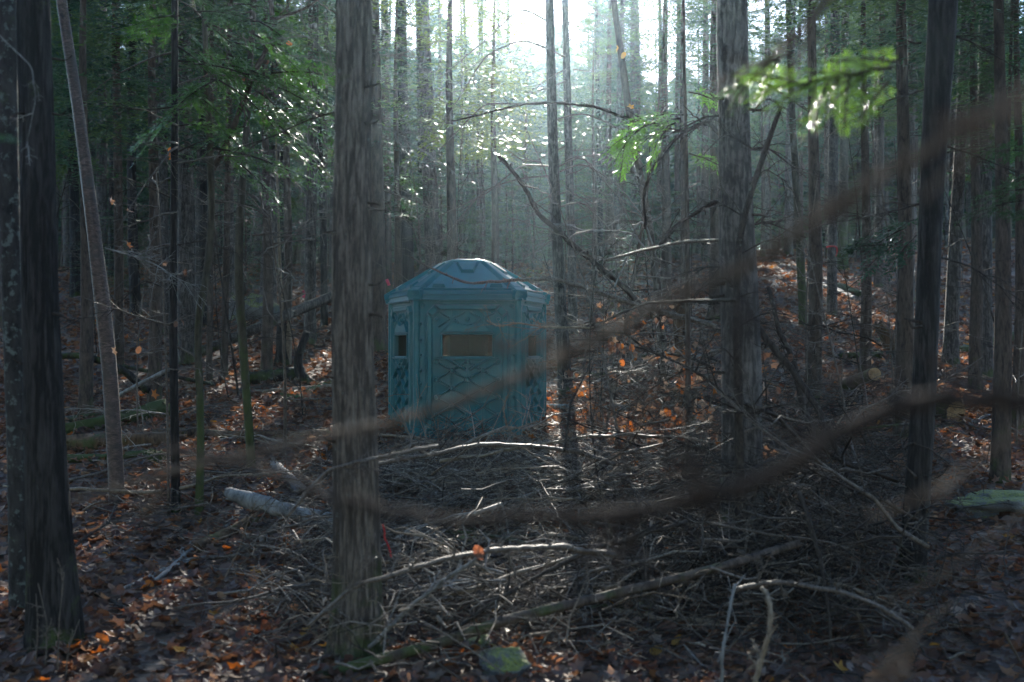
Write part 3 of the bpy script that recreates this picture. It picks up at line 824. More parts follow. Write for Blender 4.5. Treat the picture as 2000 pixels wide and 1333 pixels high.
# --- young firs with green branches low down
def young_fir(px, d, H, k, label, s=1.0, lift=.35):
    x = (px - 1000) / FPX * d; zb = gz(x, d)
    root = thing('fir_tree', label, 'fir', (x, d, zb), 'young green firs')
    hh = np.linspace(-.2, H, 10)
    g = trunk_geo(np.stack([.03 * np.sin(hh), .03 * np.cos(hh * .8), hh], 1), (.012 * H) * (1 - .93 * np.maximum(hh, 0) / H), 8, .05, 3, .2, k, 18)
    obj('trunk', g.mesh('trunk', M['bark_brown']), root)
    obj('crown', LOWCROWN[k], root, (0, 0, H * lift), (0, 0, px), (s, s, H * (1 - lift) / 6.5))
    TREES.append((root, np.array([x, d, zb]), d))
    return root
for a in ((880, 18.5, 8.8, 4, 'sunlit yellow-green fir behind the blind roof, beside the glare', 1.15, .42),
          (775, 21, 7.5, 1, 'bluish-green fir beside the thick rough trunk, behind the blind', 1.0, .3),
          (965, 25, 8.5, 4, 'pale hazy fir straight behind the blind roof', 1.0, .4),
          (720, 26, 9, 3, 'dark fir half hidden behind the thick rough trunk', 1.2, .3),
          (560, 24, 9, 0, 'dark fir behind the leaning log', 1.3, .36),
          (520, 17.5, 8.0, 1, 'dark fir whose lowest boughs hang over the broken stump', 1.2, .52),
          (300, 15, 8.5, 2, 'dark green fir between the birch and the slim dark stem', 1.3, .42),
          (165, 14, 8, 3, 'dark fir behind the near-black thick trunk', 1.3, .40),
          (60, 17, 9, 0, 'dark fir at the picture edge behind the lichen-spotted trunk', 1.4, .35),
          (1335, 21, 8, 1, 'bluish fir between the leaning thin stem and the broad grey trunk', .8, .45),
          (1490, 40, 8, 2, 'fir just past the broad grey trunk', .9, .40),
          (1690, 17, 8, 3, 'dark fir above the reddish stem', 1.2, .50),
          (1905, 16, 8.5, 0, 'dark fir beside the black trunk', 1.3, .48),
          (1990, 13, 7, 1, 'dark green fir at the picture edge beside the thin forked stem', 1.1, .45),
          (1225, 23, 1.9, 2, 'small sunlit fir sapling beyond the brown leaves', .55, .1),
          (1300, 26, 11, 0, 'tall bluish fir over the orange-leaved saplings', 1.3, .45), (1395, 23, 10.5, 3, 'tall dark fir right before the broad grey trunk top', 1.2, .5), (1190, 36, 12, 1, 'tall hazy fir past the glare-lit trunks', 1.4, .45),
          (1765, 12.5, 9, 2, 'dark fir with high boughs between reddish stem and black trunk', 1.2, .52), (1955, 10.5, 8, 3, 'nearest dark fir boughs high at the picture edge', 1.1, .5), (1590, 15, 9, 1, 'dark fir with high boughs over the red-taped trunk', 1.1, .55),
          (1215, 41, 14, 0, 'lofty far fir between the glare-lit trunks and the leaning stem', 1.7, .3), (1290, 45, 15, 2, 'lofty far fir right behind the leaning thin stem', 1.8, .3), (1365, 54, 12, 1, 'lofty far fir within the hoop-bent branch', 1.6, .3), (1150, 56, 14, 0, 'lofty farthest fir past the glare-lit trunks', 1.8, .25), (860, 50, 14, 1, 'lofty far fir behind the yellow-green one', 1.8, .25),
          (1160, 30, 7, 3, 'hazy fir beyond the two glare-lit trunks', 1.1, .3)):
    young_fir(*a)

def understory():
    q = random.Random(77); n = skips = 0
    while n < 100:
        d = q.uniform(23, 52); px = q.uniform(640, 1560) if n < 34 else q.choice([q.uniform(0, 640), q.uniform(1560, 2000)])
        if n >= 46: d, px = q.uniform(44, 59), q.uniform(840, 1430)
        x = (px - 1000) / FPX * d
        if taken(x, d, .7) or (x > 1 and d < 33) or (-5 < x < -1 and d < 30): continue
        top = EYE + .185 * d - gz(x, d)                 # stays under the low sun
        H = q.uniform(.55, 1.0) * min(top, 5.5)
        if n >= 46: H = EYE + (685 - (q.uniform(90, 190) if 1000 < px < 1130 else q.uniform(-60, 150))) / FPX * d - gz(x, d)
        elif x > 3: H = min(H, 2.4)
        if shades(x, d, gz(x, d), gz(x, d) + H, 1.1 if n < 46 else 1.5, n >= 46 and 980 < px < 1190):
            skips += 1
            if skips < 4000: continue
            break
        zone = 'behind the blind' if px < 1130 else ('beyond the orange leaves' if px < 1560 else 'up the leafy slope')
        if px < 640: zone = 'in the dark stand'
        root = young_fir(px, d, H, q.randrange(4), told('small green' if n < 46 else ('tall hazy' if H > 9.6 else ('middling hazy' if H > 8.2 else 'low hazy')), px, d, ' fir'), q.uniform(.7, 1.0) if n < 46 else q.uniform(1.1, 1.5), q.uniform(.05, .2))
        root['group'] = 'firs ' + mark(px)
        n += 1
understory()

# ================================================================== THE BLIND
BS = 1.14                                   # one side of the pentagon
BR = BS / (2 * math.sin(RAD(36)))          # corner radius
BA = BR * math.cos(RAD(36))                # distance from the middle to a wall
class Poly:
    def __init__(self): self.v, self.f = [], []
    def frustum(self, poly, w0, w1, inset=0.0, f=None):
        """solid on a polygon (u, v): from height w0 to w1, shrinking towards its top"""
        c = np.mean(poly, 0); n = len(poly); b = len(self.v)
        poly = np.asarray(poly, float)
        area = sum(poly[i][0] * poly[(i + 1) % n][1] - poly[(i + 1) % n][0] * poly[i][1] for i in range(n))
        if area < 0: poly = poly[::-1]
        tops = []
        for i in range(n):
            p0, p, p1 = poly[i - 1], poly[i], poly[(i + 1) % n]
            e0 = (p - p0) / np.linalg.norm(p - p0); e1 = (p1 - p) / np.linalg.norm(p1 - p)
            n0, n1 = np.array([-e0[1], e0[0]]), np.array([-e1[1], e1[0]])
            m = n0 + n1; m = m / max(.3, (m @ m) / 2)
            tops.append(p + m * inset)
        f = f or (lambda u, v, w: (u, v, w))
        for q in poly: self.v.append(f(q[0], q[1], w0))
        for q in tops: self.v.append(f(q[0], q[1], w1))
        self.f.append([b + i for i in range(n)][::-1])
        self.f.append([b + n + i for i in range(n)])
        for i in range(n):
            j = (i + 1) % n
            self.f.append([b + i, b + j, b + n + j, b + n + i])
    def bar(self, a, b, width, w0, w1, inset=.006, f=None):
        a, b = np.array(a, float), np.array(b, float)
        e = (b - a) / np.linalg.norm(b - a); s = np.array([-e[1], e[0]]) * width / 2
        self.frustum([a - s, b - s, b + s, a + s], w0, w1, inset, f)
    def ring(self, outer, inner, w0, w1, inset, f=None):
        n = len(outer)
        for i in range(n):
            j = (i + 1) % n
            self.frustum([outer[i], outer[j], inner[j], inner[i]], w0, w1, inset, f)
    def mesh(self, name, mat):
        return polymesh(name, self.v, self.f, mat)
def rect(u0, u1, v0, v1): return [(u0, v0), (u1, v0), (u1, v1), (u0, v1)]
def octo(hu, v0, v1, ct, cb): return [(-hu + cb, v0), (hu - cb, v0), (hu, v0 + cb), (hu, v1 - ct), (hu - ct, v1), (-hu + ct, v1), (-hu, v1 - ct), (-hu, v0 + cb)]
def disc(u, v, r, n=10): return [(u + r * math.cos(k * 6.2832 / n), v + r * math.sin(k * 6.2832 / n)) for k in range(n)]
def soften(o, w=.004):
    m = o.modifiers.new('soft_edge', 'BEVEL'); m.width = w; m.segments = 2; m.limit_method = 'ANGLE'; m.angle_limit = RAD(25)
    return o

def build_blind():
    wall = lambda u, v, w: (u, -(BA + w), v)
    x, d = -0.525, 12.64 + BA
    zb = gz(-.489, 12.6) - .03
    root = thing('hunting_blind', 'five-sided teal green plastic hunting blind with ribbed walls and a shallow roof', 'hunting blind', (x, d, zb), None, (0, 0, RAD(2.2)))
    HW, VT = BS / 2, 1.60
    W0, W1, S0, S1 = -.277, .277, .945, 1.19     # window opening
    # the flat sheet of one wall, round its window
    sh = Poly()
    for r in (rect(-HW, W0, 0, VT), rect(W1, HW, 0, VT), rect(W0, W1, 0, S0), rect(W0, W1, S1, VT)): sh.frustum(r, -.025, 0, 0, wall)
    sheet = sh.mesh('wall_panel', M['plastic'])
    # raised frame with cut corners, and the pressed channels beside it
    fr = Poly()
    fr.ring(octo(.455, .035, 1.525, .085, .06), octo(.385, .085, 1.455, .075, .05), -.002, .042, .014, wall)
    for s in (-1, 1):
        fr.bar((s * .475, .05), (s * .475, 1.42), .016, -.002, .012, .004, wall)
        fr.bar((s * .548, .02), (s * .548, 1.58), .026, -.002, .020, .008, wall)
    fr.frustum([(-.34, 1.545), (.34, 1.545), (.27, 1.59), (-.27, 1.59)], -.002, .016, .008, wall)
    frame = fr.mesh('raised_frame', M['plastic'])
    # diamond lattice of ribs under and over the window
    la = Poly(); CU, CV = .172, .0985
    def node(i, j): return (i * CU, .10 + j * CV)
    top_j = 8
    for i in range(-2, 3):
        for j in range(0, top_j + 1):
            if (i + j) % 2: continue
            u, v = node(i, j)
            for di, dj in ((1, 1), (1, -1)):
                a, b = i + di, j + dj
                if not (-2 <= a <= 2 and 0 <= b <= top_j): continue
                u2, v2 = node(a, b)
                e = .13
                la.bar((u + (u2 - u) * e, v + (v2 - v) * e), (u2 - (u2 - u) * e, v2 - (v2 - v) * e), .026, -.002, .038, .009, wall)
            la.frustum(disc(u, v, .028), -.002, .040, .007, wall)
            la.frustum(disc(u, v, .011, 8), .03, .046, .003, wall)
    for i in (-1, 0, 1):
        for o in (-.011, .011): la.bar((i * CU + o, .095), (i * CU + o, .90), .007, -.002, .007, .002, wall)
    la.bar((-.245, .935), (-.02, .80), .036, -.002, .046, .012, wall)
    la.bar((.245, .935), (.02, .80), .036, -.002, .046, .012, wall)
    # over the window
    la.frustum([(-.30, 1.205), (.30, 1.205), (.17, 1.335), (.0, 1.30), (-.17, 1.335)], -.002, .036, .014, wall)
    for i in (-2, 0, 2): la.frustum(disc(i * CU, 1.36, .026), -.002, .042, .006, wall)
    for i in (-1, 1):
        la.bar((i * CU - .15, 1.36 - .085), (i * CU - .02, 1.36 + .0), .024, -.002, .036, .009, wall)
        la.bar((i * CU + .02, 1.36 + .0), (i * CU + .15, 1.36 - .085), .024, -.002, .036, .009, wall)
        la.bar((i * CU - .14, 1.36 + .075), (i * CU - .02, 1.36 + .01), .022, -.002, .032, .008, wall)
        la.bar((i * CU + .02, 1.36 + .01), (i * CU + .14, 1.36 + .075), .022, -.002, .032, .008, wall)
        la.bar((i * CU, 1.385), (i * CU, 1.45), .018, -.002, .012, .005, wall)
    lattice = la.mesh('lattice_rib', M['plastic'])
    # pressed dimples up both edges
    di = Poly()
    for s in (-1, 1):
        for v in (.13, .30, .48, .63, .78, .95, 1.12, 1.30):
            di.frustum([(s * .52 - .018, v), (s * .52 + .018, v - .012), (s * .52 + .020, v + .022), (s * .52 - .016, v + .034)], -.002, .030, .010, wall)
        di.frustum(disc(s * .50, 1.51, .028, 12), -.002, .016, .006, wall)
        di.frustum(disc(s * .50, 1.51, .014, 12), .012, .022, .004, wall)
    dimple = di.mesh('pressed_dimple', M['plastic'])
    wf = Poly()
    wf.ring(rect(W0 - .03, W1 + .03, S0 - .026, S1 + .02), rect(W0 + .004, W1 - .004, S0 + .004, S1 - .004), -.012, .034, .006, wall)
    wf.bar((-.35, S0 - .022), (.35, S0 - .022), .022, -.002, .042, .005, wall)
    wframe = wf.mesh('window_frame', M['plastic'])
    pn = Poly(); pn.frustum(rect(W0 - .005, W1 + .005, S0 - .005, S1 + .005), -.022, -.016, 0, wall)
    pane = pn.mesh('window_pane', M['pane'])
    cp = Poly(); cp.frustum(disc(0, 0, .042, 10), 0, 1.585, 0, lambda u, v, w: (u, v - BR + .012, w))
    post = cp.mesh('corner_post', M['plastic'])
    skirt = Poly(); skirt.frustum(rect(-HW - .01, HW + .01, 0, .03), -.002, .030, .012, wall)
    skirtm = skirt.mesh('base_flange', M['plastic'])
    for k in range(5):
        rz = (0, 0, RAD(72 * k))
        w = obj('wall_panel', sheet, root, (0, 0, 0), rz)
        soften(obj('raised_frame', frame, w)); soften(obj('lattice_rib', lattice, w), .003); tag(soften(obj('pressed_dimple', dimple, w), .003), kind='stuff')
        soften(obj('window_frame', wframe, w)); obj('window_pane', pane, w); soften(obj('base_flange', skirtm, w))
        soften(obj('corner_post', post, root, (0, 0, 0), (0, 0, RAD(72 * k + 36))), .003)
    # roof: five sloping panels between hip ribs, a skirt and a cap
    T36 = math.tan(RAD(36))
    a0, z0, a1, z1 = BA + .02, 1.675, .245, 2.045
    al = math.atan2(z1 - z0, a0 - a1); ca, sa = math.cos(al), math.sin(al)
    SL = (z1 - z0) / sa
    slope = lambda u, t, h: (u, -(a0 - t * ca) - h * sa, z0 + t * sa + h * ca)
    hw = lambda t: (a0 - t * ca) * T36
    rp = Poly(); rp.frustum([(-hw(0), 0), (hw(0), 0), (hw(SL), SL), (-hw(SL), SL)], -.02, 0, 0, slope)
    rpm = rp.mesh('roof_panel', M['plastic'])
    em = Poly()
    em.frustum([(-.135, SL * .93), (.135, SL * .93), (.075, SL * .60), (-.075, SL * .60)], -.002, .034, .018, slope)
    em.frustum([(-.40, .05), (-.24, .05), (-.27, .16), (-.37, .16)], -.002, .05, .014, slope)
    em.frustum([(.24, .05), (.40, .05), (.37, .16), (.27, .16)], -.002, .05, .014, slope)
    em.bar((-.50, .03), (.50, .03), .035, -.002, .022, .010, slope)
    em.bar((-.40, .24), (-.18, .66), .02, -.002, .014, .006, slope)
    em.bar((.40, .24), (.18, .66), .02, -.002, .014, .006, slope)
    emm = em.mesh('embossed_rib', M['plastic'])
    # skirt below the slope, leaning outwards to a lip
    e0, ez = BA + .04, 1.578
    fa = math.atan2(z0 - ez, e0 - a0)
    fs = Poly()
    def band(pa, za, pb, zb_, th):
        b = len(fs.v)
        for (p, z) in ((pa, za), (pb, zb_)):
            for o in (0, th):
                for s in (-1, 1): fs.v.append((s * (p - o) * T36, -(p - o), z))
        v = lambda i: b + i
        for q in ((0, 1, 5, 4), (2, 6, 7, 3), (0, 4, 6, 2), (1, 3, 7, 5), (4, 5, 7, 6), (0, 2, 3, 1)): fs.f.append([v(i) for i in q])
    band(e0, ez, a0 + .002, z0, .02)
    band(e0 + .014, ez - .012, e0 + .010, ez + .012, .03)
    band(a0 + .030, z0 - .045, a0 + .012, z0 - .002, .03)
    fsm = fs.mesh('eave_skirt', M['plastic'])
    # hip rib over each corner
    hp = Poly()
    r0, r1 = a0 / math.cos(RAD(36)), a1 / math.cos(RAD(36))
    ha = math.atan2(z1 - z0, r0 - r1)
    hl = math.hypot(z1 - z0, r0 - r1)
    hip = lambda u, t, h: (u, -(r0 - t * math.cos(ha)) - h * math.sin(ha), z0 + t * math.sin(ha) + h * math.cos(ha))
    hp.frustum([(-.085, .02), (.085, .02), (.05, hl), (-.05, hl)], -.05, .026, .028, hip)
    hp.frustum([(-.10, -.05), (.10, -.05), (.075, .15), (-.075, .15)], -.06, .022, .02, hip)
    re = e0 / math.cos(RAD(36))
    hb = len(hp.v)
    for z, r, w in ((ez - .004, re + .010, .085), (z0 + .012, r0 + .03, .085)):
        for o in (0, .08):
            for s in (-1, 1): hp.v.append((s * w, -(r - o - (.02 if o == 0 else 0)), z))
    for q in ((0, 1, 5, 4), (2, 6, 7, 3), (0, 4, 6, 2), (1, 3, 7, 5), (4, 5, 7, 6), (0, 2, 3, 1)): hp.f.append([hb + i for i in q])
    hpm = hp.mesh('hip_rib', M['plastic'])
    cap = Poly()
    pent = lambda r: [(r * math.sin(RAD(36 + 72 * k)), -r * math.cos(RAD(36 + 72 * k))) for k in range(5)]
    cap.frustum(pent(.345), z1 - .012, z1 + .022, .03)
    cap.frustum(pent(.25), z1 + .02, z1 + .040, .05)
    roof = soften(obj('roof', cap.mesh('roof', M['plastic']), root), .008)
    for k in range(5):
        rz = (0, 0, RAD(72 * k))
        obj('roof_panel', rpm, roof, (0, 0, 0), rz); soften(obj('embossed_rib', emm, roof, (0, 0, 0), rz), .006)
        soften(obj('eave_skirt', fsm, roof, (0, 0, 0), rz), .006)
        soften(obj('hip_rib', hpm, roof, (0, 0, 0), (0, 0, RAD(72 * k + 36))), .01)
    return root
build_blind()

# ================================================================== LOGS, STUMPS, STONES
def log_px(name, label, path, w0, w1, mat, cat='log', group=None, sides=14, rough=.1, ends=None, lift=0.0, ground_it=True, rings=None, seed=3):
    """a lying stem along places of the photograph; without a distance it lies on the ground there"""
    pts = []
    for q in path:
        if len(q) > 2: pts.append(P(*q[:3]))
        else:
            x, d = on_ground(q[0], q[1]); pts.append(np.array([x, d, gz(x, d)]))
    pts = np.array(pts)
    n = rings or 24
    pr = resample(pts, n)
    t = np.linspace(0, 1, n)
    r = (w0 + (w1 - w0) * t) * pr[:, 1] / FPX / 2
    if all(len(q) == 2 for q in path): pr[:, 2] += r * .75 + lift
    q = np.random.default_rng(seed)
    a = np.arange(sides) * 6.2832 / sides
    tg = np.gradient(pr, axis=0); tg /= np.linalg.norm(tg, axis=1, keepdims=True)
    ax = np.cross(tg, [0, 0, 1]); ax /= np.linalg.norm(ax, axis=1, keepdims=True); bx = np.cross(tg, ax)
    qn = np.stack([np.repeat(np.cos(a)[None] * 2.2, n, 0), np.repeat(np.sin(a)[None] * 2.2, n, 0), np.repeat(t[:, None] * n * .45, sides, 1)], -1).reshape(-1, 3) + seed * 3.3
    R = r[:, None] * (1 + rough * 1.6 * vnoise(qn).reshape(n, sides) + rough * .8 * vnoise(qn * 2.7).reshape(n, sides))
    V = pr[:, None] + R[..., None] * (ax[:, None] * np.cos(a)[None, :, None] + bx[:, None] * np.sin(a)[None, :, None])
    # splintered ends
    if rough > .05:
        V[0] += tg[0] * (q.uniform(-1, 1, sides) * r[0] * .8)[:, None]; V[-1] += tg[-1] * (q.uniform(-1, 1, sides) * r[-1] * 1.2)[:, None]
    i = np.arange(n * sides).reshape(n, sides)
    Q = np.stack([i[:-1], np.roll(i[:-1], -1, 1), np.roll(i[1:], -1, 1), i[1:]], -1).reshape(-1, 4)
    loc = pr[0].copy()
    cap = np.concatenate([np.stack([np.full(sides, n * sides), np.roll(i[0], -1), i[0]], -1), np.stack([np.full(sides, n * sides + 1), i[-1], np.roll(i[-1], -1)], -1)])
    g = Geo().add(np.concatenate([V.reshape(-1, 3), pr[:1], pr[-1:]]), Q, cap)
    if ends is None:
        return tag(obj(name, g.mesh(name, M[mat], True, loc), None, loc), label, cat, group)
    root = thing(name, label, cat, loc, group)
    obj('bark', g.mesh('bark', M[mat], True, loc), root)
    for e, k in ((0, -1), (n - 1, 1)):
        if k not in ends: continue
        c = pr[e] + tg[e] * k * .012
        v = V[e] + tg[e] * k * .012; v = c + (v - c) * .93
        v2 = V[e] - tg[e] * k * .01; v2 = c + (v2 - c) * .95
        s = np.arange(sides)
        obj('cut_end', Geo().add(np.concatenate([v, v2, [c]]), np.stack([s, (s + 1) % sides, sides + (s + 1) % sides, sides + s], -1), np.stack([np.full(sides, 2 * sides), s, (s + 1) % sides], -1)).mesh('cut_end', M['wood_cut'], False, loc), root)
    return root

log_px('leaning_log', 'grey fallen trunk leaning up behind the thick rough trunk', [(385, 690, 17.6), (440, 668, 17.8), (540, 624, 18.2), (640, 583, 18.8), (700, 560, 19.2)], 20, 20, 'bark_grey', 'log', None, 16, .04, rings=40)
log_px('log', 'thick dark log lying at the foot of the broken stump', [(485, 752), (520, 750), (578, 742)], 30, 27, 'bark_dark', rough=.08)
log_px('log', 'pale yellowish pole on the leaves behind the thick rough trunk', [(498, 772), (560, 768), (655, 762)], 11, 13, 'twig_tan', rough=.05)
log_px('rotten_log', 'big crumbling brown log in the shade behind the birch', [(125, 885), (200, 880), (290, 876), (345, 868)], 38, 30, 'wood_rotten', rough=.2, seed=5)
log_px('rotten_log', 'mossy rotten log with a pale broken end behind the birch', [(120, 850), (200, 838), (270, 822), (322, 812)], 24, 34, 'bark_mossy', rough=.2, seed=6)
log_px('rotten_log', 'long dark rotten log between the slim stem and the crooked stem', [(300, 862), (380, 858), (460, 862), (560, 858), (640, 852)], 26, 14, 'wood_rotten', rough=.16, seed=7)
log_px('log', 'straight grey log behind the mossy rotten log', [(120, 826), (210, 818), (320, 806)], 14, 12, 'bark_grey', rough=.05)
log_px('log', 'mossy green log lowest in the heap behind the birch', [(120, 905), (200, 903), (300, 892)], 18, 14, 'bark_mossy', rough=.12, seed=9)
log_px('fallen_pole', 'pale bluish pole propped up beside the slim dark stem', [(232, 772, 13.4), (270, 752, 13.3), (330, 722, 13.2)], 7, 9, 'wood_pale', 'pole', rough=.05)
log_px('fallen_pole', 'dark bent pole lying across behind the near-black trunk', [(108, 696, 14.5), (150, 694, 14.5), (195, 704, 14.5), (240, 722, 14.6), (285, 762, 14.8)], 12, 16, 'bark_dark', 'pole', rough=.08)
log_px('fallen_pole', 'thin dark pole lying high behind the slim dark stem', [(240, 715, 15), (300, 728, 15), (420, 752, 15)], 8, 7, 'bark_dark', 'pole', rough=.06)
log_px('weathered_log', 'smooth pale grey log with split end, left of the thick trunk foot', [(452, 966, 9.2), (520, 985, 9.0), (600, 1010, 8.9), (720, 1038, 8.8), (960, 1060, 8.8)], 30, 38, 'wood_pale', rough=.17, rings=46, seed=12)
log_px('weathered_log', 'short pale chunk of wood slanting above the smooth pale grey log', [(536, 918), (560, 940), (590, 975)], 20, 26, 'wood_pale', rough=.1, seed=13)
log_px('log', 'brown broken log end with frayed wood near the blue-grey sticks', [(382, 1085), (430, 1060), (500, 1025)], 24, 20, 'wood_rotten', rough=.22, seed=14)
log_px('fallen_pole', 'tan pole slanting from the leaves to the smooth pale grey log', [(490, 1080), (530, 1050), (575, 1000)], 17, 14, 'twig_tan', 'pole', rough=.06)
log_px('fallen_pole', 'long peeled pole across the bottom, lit along its upper edge', [(545, 1345, 5.75), (700, 1300, 5.8), (860, 1256, 5.9), (1000, 1208, 6.0), (1160, 1170, 6.15), (1330, 1128, 6.4), (1440, 1098, 6.6), (1560, 1062, 6.9)], 23, 15, 'bark_brown', 'pole', None, 16, .09, rings=70)
log_px('fallen_pole', 'pale thin log on the ground just beside the blind', [(1066, 800), (1140, 800), (1260, 802), (1400, 800)], 12, 10, 'wood_pale', 'pole', rough=.06, rings=30)
log_px('log', 'mossy log beyond the blind, at the foot of the glare-lit trunk', [(1110, 742), (1180, 738), (1260, 730)], 12, 12, 'bark_mossy', rough=.1, seed=16)
log_px('log', 'grey log lying behind the brown leaves, near the stub trunk', [(1060, 712), (1150, 706), (1260, 700)], 9, 9, 'bark_grey', rough=.08, seed=17)
log_px('log', 'short log bright with green moss beyond the thin crossing branches', [(1215, 752), (1240, 749), (1262, 747)], 10, 9, 'bark_mossy', rough=.1, seed=18)
log_px('cut_log', 'thick sawn log with its round tan face showing beside the black trunk', [(1750, 796), (1800, 806), (1866, 822)], 50, 48, 'bark_brown', 'log', None, 26, .03, ends=(1,), lift=-.02)
log_px('cut_log', 'small sawn log end sticking out of the dark brush heap', [(1655, 752, 11.6), (1685, 740, 11.2), (1708, 731, 10.8)], 26, 26, 'bark_brown', 'log', None, 20, .03, ends=(1,))
log_px('log', 'mossy green log on the slope at the picture edge', [(1875, 690), (1940, 676), (2010, 660)], 14, 22, 'bark_mossy', rough=.1, seed=21)
log_px('log', 'mossy log lying sunlit behind the red-taped trunk', [(1640, 566), (1668, 576), (1700, 588)], 14, 14, 'bark_mossy', rough=.12, seed=22)
log_px('log', 'grey birch log beside the red-taped trunk', [(1600, 558), (1640, 574), (1672, 590)], 10, 12, 'wood_pale', rough=.1, seed=23)
log_px('log', 'dark log on the slope in front of the black trunk', [(1640, 702), (1720, 700), (1790, 694)], 14, 13, 'bark_dark', rough=.1, seed=24)
log_px('fallen_pole', 'thin grey pole on the sunlit leaves beyond the sawn log', [(1640, 600), (1690, 588), (1740, 576)], 6, 5, 'twig', 'pole', rough=.05)

def stump(name, label, px, py, h_px, w, mat, seed=1, lean=(0, 0), jag=.35):
    x, d = on_ground(px, py); z = gz(x, d)
    H = h_px * d / FPX; r = w * d / FPX / 2
    root = thing(name, label, 'stump', (x, d, z))
    n, s = 12, 18
    t = np.linspace(0, 1, n)
    pts = np.stack([lean[0] * t ** 2 * H, lean[1] * t * H, t * H - .05], 1)
    g = trunk_geo(pts, r * (1 - .12 * t), s, .09, 4, .4, seed, n)
    V = g.v[0]; q = np.random.default_rng(seed)
    V[(n - 1) * s:n * s, 2] += q.uniform(-jag, jag * .6, s) * H * .5
    V[-1, 2] -= .15 * H
    obj('trunk', g.mesh('trunk', M[mat], True), root)
    return root, x, d, z, H, r
st = stump('broken_stump', 'dark snapped-off stump under the leaning trunk', 553, 716, 92, 28, 'bark_dark', 2)
sp = Geo()
for k in range(3):
    sp.tubes(np.array([[st[5] * (.75 + .12 * k), -st[5] * .5, 0], [st[5] * (.8 + .1 * k), -st[5] * .5, st[4] * .6], [st[5] * (.7 + .1 * k), -st[5] * .4, st[4] * (1.0 + .12 * k)]]), [.05 - .01 * k, .045, .008], 5)
tag(obj('splinter', sp.mesh('splinter', M['twig_tan'], False), st[0]), 'pale torn splinters of fresh wood')
# the black curved stump beside it
cx, cd = on_ground(590, 750); cb = np.array([cx, cd, gz(cx, cd)])
croot = thing('curved_stump', 'black hooked stump beside the snapped-off stump', 'stump', cb)
cpth = np.array([P(622, 752, cd), P(600, 748, cd), P(586, 730, cd), P(582, 705, cd), P(590, 678, cd), P(600, 648, cd)])
obj('trunk', trunk_geo(cpth, np.array([10, 19, 20, 18, 15, 12]) * cd / FPX / 2, 14, .12, 4, .1, 4, 26).mesh('trunk', M['bark_dark'], True, cb), croot)
obj('root_spur', trunk_geo(np.array([P(588, 742, cd), P(610, 752, cd - .1), P(640, 758, cd - .2)]), np.array([14, 9, 4]) * cd / FPX / 2, 10, .1, 3, 0, 5, 12).mesh('root_spur', M['bark_dark'], True, cb), croot)
stump('mossy_stump', 'low mossy stump among the rotten logs by the birch', 305, 905, 34, 30, 'bark_mossy', 7, (0, 0), .5)
stump('broken_stump', 'brown rotten stub trunk among the withered orange leaves', 1338, 826, 235, 36, 'wood_rotten', 8, (-.04, 0), .12)
stump('broken_stump', 'slanting splintered stub on the sunlit slope', 1742, 690, 62, 26, 'wood_rotten', 9, (-.45, 0), .5)

def rock(name, label, px, py, wx, hz, seed, d=None, flat=1.0, sink=.3):
    x, dd = on_ground(px, py); d = d or dd
    x = (px - 1000) / FPX * d
    z = gz(x, d); rx = wx * d / FPX / 2; rz = hz * d / FPX
    n, s = 30, 44
    ph = np.linspace(0, math.pi, n)[:, None]; th = (np.arange(s) * 6.2832 / s)[None]
    D = np.stack([np.sin(ph) * np.cos(th), np.sin(ph) * np.sin(th), np.cos(ph) + 0 * th], -1).reshape(-1, 3)
    r = 1 + .34 * vnoise(D * 1.9 + seed * 7.1) + .16 * vnoise(D * 4 + seed) + .05 * vnoise(D * 11 + seed)
    V = D * r[:, None] * [rx, rx * flat, rz]
    i = np.arange(n * s).reshape(n, s)
    Q = np.stack([i[:-1], i[1:], np.roll(i[1:], -1, 1), np.roll(i[:-1], -1, 1)], -1).reshape(-1, 4)
    return tag(obj(name, Geo().add(V, Q).mesh(name, M['rock']), None, (x, d, z + rz * (1 - sink * 2) * .5)), label, 'rock')
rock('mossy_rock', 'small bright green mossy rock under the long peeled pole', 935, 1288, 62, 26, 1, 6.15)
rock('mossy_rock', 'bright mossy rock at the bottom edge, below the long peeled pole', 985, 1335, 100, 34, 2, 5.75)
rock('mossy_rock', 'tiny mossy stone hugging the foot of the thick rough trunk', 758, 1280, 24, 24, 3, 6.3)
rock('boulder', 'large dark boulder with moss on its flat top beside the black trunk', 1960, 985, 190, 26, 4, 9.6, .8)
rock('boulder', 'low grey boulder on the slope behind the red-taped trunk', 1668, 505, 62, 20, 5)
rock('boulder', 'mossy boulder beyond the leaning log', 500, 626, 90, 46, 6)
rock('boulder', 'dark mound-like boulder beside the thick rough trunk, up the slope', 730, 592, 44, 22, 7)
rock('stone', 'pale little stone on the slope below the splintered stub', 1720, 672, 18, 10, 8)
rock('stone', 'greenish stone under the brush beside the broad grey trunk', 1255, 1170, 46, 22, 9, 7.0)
rock('stone', 'flat pale stone half buried under the thick blurred branch', 905, 1052, 80, 12, 10, 8.6)

